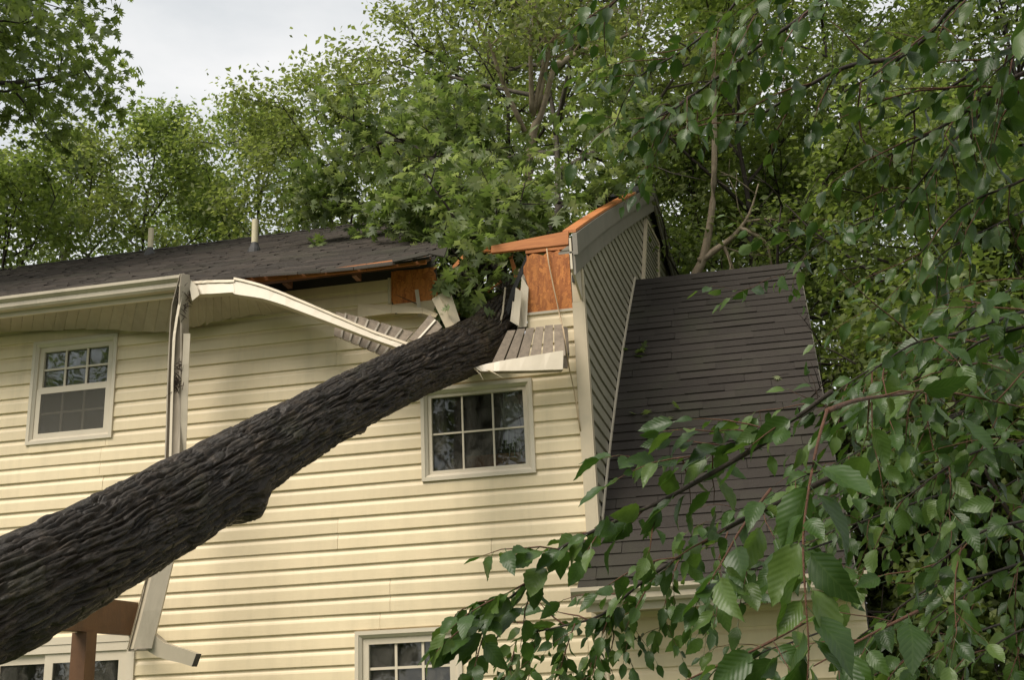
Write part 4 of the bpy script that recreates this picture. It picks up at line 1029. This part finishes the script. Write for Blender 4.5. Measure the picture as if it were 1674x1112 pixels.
# ================================================================== CHERRY TREE IN FRONT, ON THE RIGHT
ch = empty('cherry_tree', (2.9, -4.7, 0), 'cherry tree with big glossy serrated leaves hanging in front of the wing', 'tree')
def cherry_mesh(seed, n=11, cols=(-1, -.5, 0, .5, 1)):
    r = random.Random(seed); curl = r.uniform(-.55, .15); fold = r.uniform(.05, .45); tw = r.uniform(-.8, .8); V, uv, F = [], [], []
    wid = r.uniform(.26, .33)
    for i in range(n+1):
        t = i/n; w = wid*(math.sin(math.pi*min(1, t*1.02)**.82)**.85)*(1-.12*t) if 0 < t < 1 else 0.0
        if t > .86: w = wid*.55*((1-t)/.14)**.8*.52
        ser = 1+.06*(1 if i % 2 else -1)
        zc = curl*t*t+.02*math.sin(t*9+seed); a = tw*t
        for sx in cols:
            x = sx*w*(ser if abs(sx) == 1 else 1); z = zc+fold*abs(x)+.012*math.sin(t*22+abs(sx)*4)*abs(sx)
            V.append((x*math.cos(a)-0*z, t-.04*abs(sx)*0, z+x*math.sin(a))); uv.append((x/wid*.5, t))
    for i in range(n):
        for j in range(len(cols)-1):
            k_ = len(cols); q = i*k_+j; F.append((q, q+1, q+k_+1, q+k_))
    V = np.array(V); uv = np.array(uv); F = np.array(F)
    # petiole
    k = len(V); P = [(-.012, -.22, .03), (.012, -.22, .03), (.012, .02, 0), (-.012, .02, 0)]
    V = np.vstack([V, P]); uv = np.vstack([uv, [(0, 0)]*4]); F = np.vstack([F, [(k, k+1, k+2, k+3)]])
    return V, uv, F
CT = [cherry_mesh(i) for i in range(7)]; CL = [cherry_mesh(i, 5, (-1, 0, 1)) for i in range(7)]
CME = [mesh_np('leaf', v, f, M['leaf_cherry'], None, uv, True) for v, uv, f in CT]
LEAVES = []                                   # (pos, axis, normal, length, variant)
cw_thick, cw_red = [], []
rg = np.random.default_rng(123)
FACE = .6
def leafy(pts, size, step=.05, droop=.45, t0=.1, spread=.9):
    pts = [np.array(p) for p in pts]; L = sum(np.linalg.norm(b-a) for a, b in zip(pts[:-1], pts[1:])); n = max(2, int(L*(1-t0)/step)); s = 1
    for i in range(n+1):
        t = t0+(1-t0)*i/n; p, d = along(pts, min(t, .999)); s = -s
        side = unit(np.cross(d, [0, 0, 1]))*s
        ax = unit(d*.65+side*spread*rg.uniform(.5, 1.1)+np.array([0, 0, -droop*rg.uniform(.4, 1.6)])+rg.normal(size=3)*.22)
        if i == n: ax = unit(d+np.array([0, 0, -droop*.6]))
        nr = np.array([0, -FACE, .7])+rg.normal(size=3)*.62; nr = unit(nr-ax*(nr @ ax))
        sz = size*(.45+.70*rg.random()**.7)
        LEAVES.append((p+ax*sz*.2, ax, nr, sz, int(rg.integers(7))))
def spray(path, r, size, n2=6, l2=.3, step=.05, droop=.45, red=False, t0=.15, main=True, sub=0):
    P = list(catmull([atr(*a) for a in path], 4)); (cw_red if red else cw_thick).append((P, list(np.linspace(r, r*.35, len(P))), 6))
    if main: leafy(P, size, step*1.2, droop, t0)
    for j in range(n2):
        t = t0+(1-t0)*(j+rg.random()*.8)/n2; p, d = along(P, min(t, .99)); side = unit(np.cross(d, rg.normal(size=3)+[0, 0, 1.2]))*(1 if j % 2 else -1)
        L = l2*rg.uniform(.6, 1.2); b = bend(rg, p, d*.7+side*.75, L, 4, -.25, .14)
        cw_red.append((b, [r*.4, r*.35, r*.3, r*.22, r*.12], 5)); leafy(b, size*rg.uniform(.85, 1.05), step, droop)
        for k in range(sub):
            p2, d2 = along(b, rg.uniform(.3, .9)); s2 = unit(np.cross(d2, rg.normal(size=3))); c = bend(rg, p2, d2*.6+s2*.8, L*.5, 3, -.2, .15)
            cw_red.append((c, [r*.2, r*.16, r*.12, r*.06], 4)); leafy(c, size*.9, step, droop)
# the nearest hanging twig with the biggest leaves
spray([(1352, 672, 2.3), (1338, 720, 2.25), (1324, 790, 2.2), (1313, 880, 2.15), (1317, 980, 2.12), (1322, 1060, 2.1), (1318, 1140, 2.1)], .0035, .118, 0, .2, .020, .75, True, .26)
spray([(1352, 672, 2.3), (1400, 655, 2.5), (1470, 645, 2.8), (1540, 640, 3.1), (1680, 668, 3.4)], .006, .10, 4, .18, .06, .4, True, .2, False)
# leftmost spray
spray([(1290, 700, 3.3), (1180, 765, 3.4), (1080, 820, 3.5), (985, 862, 3.55), (905, 905, 3.6), (850, 965, 3.6), (800, 1000, 3.6), (757, 1035, 3.6)], .008, .112, 11, .24, .036, .35, False, .25)
spray([(1360, 640, 3.2), (1290, 690, 3.3), (1215, 720, 3.4), (1140, 745, 3.5), (1075, 765, 3.6)], .007, .105, 9, .24, .042, .35, False, .2)
spray([(1400, 760, 3.2), (1290, 815, 3.4), (1200, 858, 3.6), (1120, 906, 3.8), (1050, 952, 4.0), (985, 1005, 4.1), (930, 1022, 4.2), (870, 1035, 4.2)], .009, .085, 10, .30, .045, .5, False, .3)
for x in ((1000, 995), (1055, 950), (940, 1020), (1110, 915), (1190, 870)):
    spray([(x[0], x[1], 4.1), (x[0]-20, x[1]+60, 4.1), (x[0]-35, x[1]+130, 4.1)], .003, .066, 5, .18, .028, .5, True, .1)
for x in ((880, 1060), (845, 1075), (925, 1075), (975, 1080)):
    spray([(x[0], x[1]-30, 4.2), (x[0]-12, x[1]+20, 4.2), (x[0]-25, x[1]+60, 4.2)], .003, .068, 5, .16, .026, .6, True, .02)
# lower right big leaves
spray([(1330, 1010, 2.6), (1240, 1060, 2.5), (1150, 1100, 2.5), (1090, 1130, 2.5)], .004, .115, 3, .2, .06, .4, True, .1)
spray([(1500, 1000, 2.6), (1420, 1040, 2.5), (1330, 1090, 2.4)], .004, .115, 3, .2, .06, .5, True, .1)
spray([(1260, 800, 2.9), (1215, 860, 2.8), (1180, 920, 2.75), (1140, 985, 2.7)], .004, .12, 2, .16, .05, .6, True, .1)
# dense right hand mass
rq = random.Random(9)
for i in range(19):
    u0 = rq.uniform(1420, 1760); v0 = rq.uniform(560, 1060); d = rq.uniform(3.2, 5.6); L = rq.uniform(130, 240)
    spray([(u0+L, v0-L*.30, d+.5), (u0+L*.4, v0-L*.10, d+.2), (u0, v0, d), (u0-L*.5, v0+L*.35, d-.1)], .006, .084, 6, .36, .052, .5, False, .15, True, 1)
for i in range(9):
    u0 = rq.uniform(1180, 1480); v0 = rq.uniform(700, 1080); d = rq.uniform(3.4, 5.0); L = rq.uniform(90, 170)
    spray([(u0+L, v0-L*.35, d+.4), (u0+L*.3, v0-L*.10, d+.1), (u0, v0, d), (u0-L*.5, v0+L*.3, d-.1)], .004, .088, 3, .22, .055, .5, False, .1)
FACE = .2
# upper right branches
ups = [[(1760, -60, 5.2), (1590, -15, 5.2), (1520, 55, 5.2), (1470, 95, 5.2), (1380, 150, 5.2)], [(1760, 30, 5.0), (1640, 85, 5.0), (1580, 125, 5.0), (1480, 190, 5.1)],
       [(1760, 90, 4.8), (1650, 130, 4.9), (1560, 195, 5.0), (1450, 255, 5.1)], [(1470, 95, 5.2), (1380, 110, 5.3), (1280, 165, 5.4), (1200, 215, 5.4)],
       [(1400, -60, 5.4), (1320, 20, 5.4), (1240, 75, 5.4), (1140, 150, 5.4), (1060, 200, 5.4)], [(1240, -60, 5.3), (1190, 20, 5.3), (1120, 80, 5.3), (1040, 130, 5.3), (1000, 215, 5.2)],
       [(1150, 140, 5.4), (1120, 165, 5.3), (1090, 185, 5.2), (1060, 195, 5.2)], [(1090, -60, 5.2), (1030, -20, 5.2), (985, 20, 5.2), (960, 25, 5.2)],
       [(1620, 170, 5.0), (1560, 230, 5.1), (1510, 290, 5.1), (1470, 340, 5.2)], [(1760, 250, 4.6), (1660, 300, 4.7), (1570, 340, 4.8), (1500, 420, 4.8)],
       [(1760, 420, 4.2), (1660, 470, 4.3), (1580, 520, 4.4), (1500, 600, 4.5)], [(1760, 510, 3.6), (1690, 530, 3.7), (1600, 560, 3.8), (1540, 610, 3.9)]]
for i, p in enumerate(ups): spray(p, .012 if i < 5 else .007, .098, 6, .40, .062, .95, False, .15, True, 1 if i in (0, 1, 2, 4) else 0)
for i in range(5):
    u0 = rq.uniform(1260, 1740); v0 = rq.uniform(-30, 420); d = rq.uniform(4.6, 6.2); L = rq.uniform(120, 220)
    spray([(u0+L, v0-L*.5, d+.3), (u0+L*.4, v0-L*.2, d), (u0, v0, d), (u0-L*.4, v0+L*.35, d)], .005, .105, 5, .4, .06, .7, False, .1, True, 1)
# extra crown sprays above the view, added to shade the right foreground
for i in range(34):
    u0 = rq.uniform(1250, 2500); v0 = rq.uniform(-1500, -120); d = rq.uniform(4.0, 7.5); L = rq.uniform(150, 300)
    spray([(u0+L, v0-L*.4, d+.3), (u0+L*.4, v0-L*.2, d), (u0, v0, d), (u0-L*.5, v0+L*.3, d)], .008, .112, 9, .5, .05, .5, False, .1, True, 1)
# trunk and limbs, to the right of the view
MB().tube(list(catmull([(2.9, -4.7, -.1), (2.85, -4.65, 1.2), (2.95, -4.6, 2.2), (2.8, -4.4, 3.6), (2.6, -4.2, 5.2), (2.5, -4.0, 6.5)], 4)), list(np.linspace(.17, .05, 21)), 12).build('trunk', M['bark_red'], ch, True, fix=False)
for s_, e_ in (((2.9, -4.6, 1.9), atr(1760, 640, 3.3)), ((2.88, -4.5, 2.6), atr(1790, 480, 4.0)), ((2.8, -4.4, 3.4), atr(1780, 250, 4.7)), ((2.75, -4.35, 3.9), atr(1770, 60, 5.0)), ((2.65, -4.25, 4.6), atr(1420, -70, 5.4)), ((2.9, -4.65, 1.5), atr(1780, 900, 3.8))):
    s_ = np.array(s_); m_ = (s_+e_)/2+[0, 0, .12]; cw_thick.append((list(catmull([s_, m_, e_], 4)), list(np.linspace(.05, .014, 9)), 7))
for w_ in cw_thick: wood_mesh('branch', [w_], M['bark_dark'], ch)
wood_mesh('twigs', cw_red, M['bark_red'], ch)['kind'] = 'stuff'
def vis(l):
    u, v, z = pix(l[0]); return l[3]/z if (0 < u < 1674 and 0 < v < 1112 and z > .5) else 0
LEAVES = [l for l in LEAVES if np.linalg.norm(l[0]-CAM) > 1.6]
LEAVES.sort(key=vis, reverse=True)
for p, ax, nr, sz, k in LEAVES[:300]:
    o = bpy.data.objects.new('leaf', CME[k]); COL.objects.link(o); o.parent = ch
    o.matrix_parent_inverse = Matrix.Translation(-Vector(ch.location)); sd = np.cross(ax, nr)
    o.matrix_basis = Matrix(((sd[0]*sz, ax[0]*sz, nr[0]*sz, p[0]), (sd[1]*sz, ax[1]*sz, nr[1]*sz, p[1]), (sd[2]*sz, ax[2]*sz, nr[2]*sz, p[2]), (0, 0, 0, 1)))
VV, FF, UU, TT = [], [], [], []; off = 0
for l_ in LEAVES[300:]:
    p, ax, nr, sz, k = l_; v, uv, f = (CT if vis(l_) > .018 else CL)[k]; sd = np.cross(ax, nr); VV.append(p+sz*(v[:, :1]*sd+v[:, 1:2]*ax+v[:, 2:]*nr)); FF.append(f+off); UU.append(uv); off += len(v); TT.append(np.full(len(f), rg.random()))
o = link('foliage', mesh_np('foliage', np.vstack(VV), np.vstack(FF), M['leaf_cherry'], np.concatenate(TT), np.vstack(UU), True), ch); o['kind'] = 'stuff'
print('cherry leaves', len(LEAVES))

# ================================================================== SMALL THINGS ON THE ROOFS
def sprig(label, c, n, size, seed, tilt):
    r2 = np.random.default_rng(seed); o = empty('leaf_sprig', tuple(c), label, 'leaf sprig', 'leaf sprigs dropped on the roofs')
    C = np.array(c)+r2.normal(size=(n, 3))*[.07, .05, .0]; C[:, 2] = c[2]+(C[:, 1]-c[1])*tilt+.025
    leaf_cloud('leaves', C, size, 'star', M['leaf_oak'], o, r2, 1.2, None, .0)
    MB().tube([np.array(c)+[-.1, -.02, .015], np.array(c)+[.0, .0, .03], np.array(c)+[.09, .03, .03]], [.004, .003, .002], 5).build('stem', M['bark_dark'], o)
mainp, wingp = ((0, YE, ZE), (0, -SL, 1)), ((0, WY0, WZ0), (0, -WS, 1))
sprig('pale leaf sprig on the main roof right of the second vent pipe', on_plane(520, 401, *mainp), 7, .13, 1, SL)
sprig('leaf sprig lying high on the wing roof by the gable', on_plane(1055, 582, *wingp), 6, .11, 2, WS)
sprig('small dry leaf sprig lower on the wing roof', on_plane(1066, 678, *wingp), 4, .09, 3, WS)
sprig('single pale leaf on the right side of the wing roof', on_plane(1281, 617, *wingp), 1, .09, 4, WS)
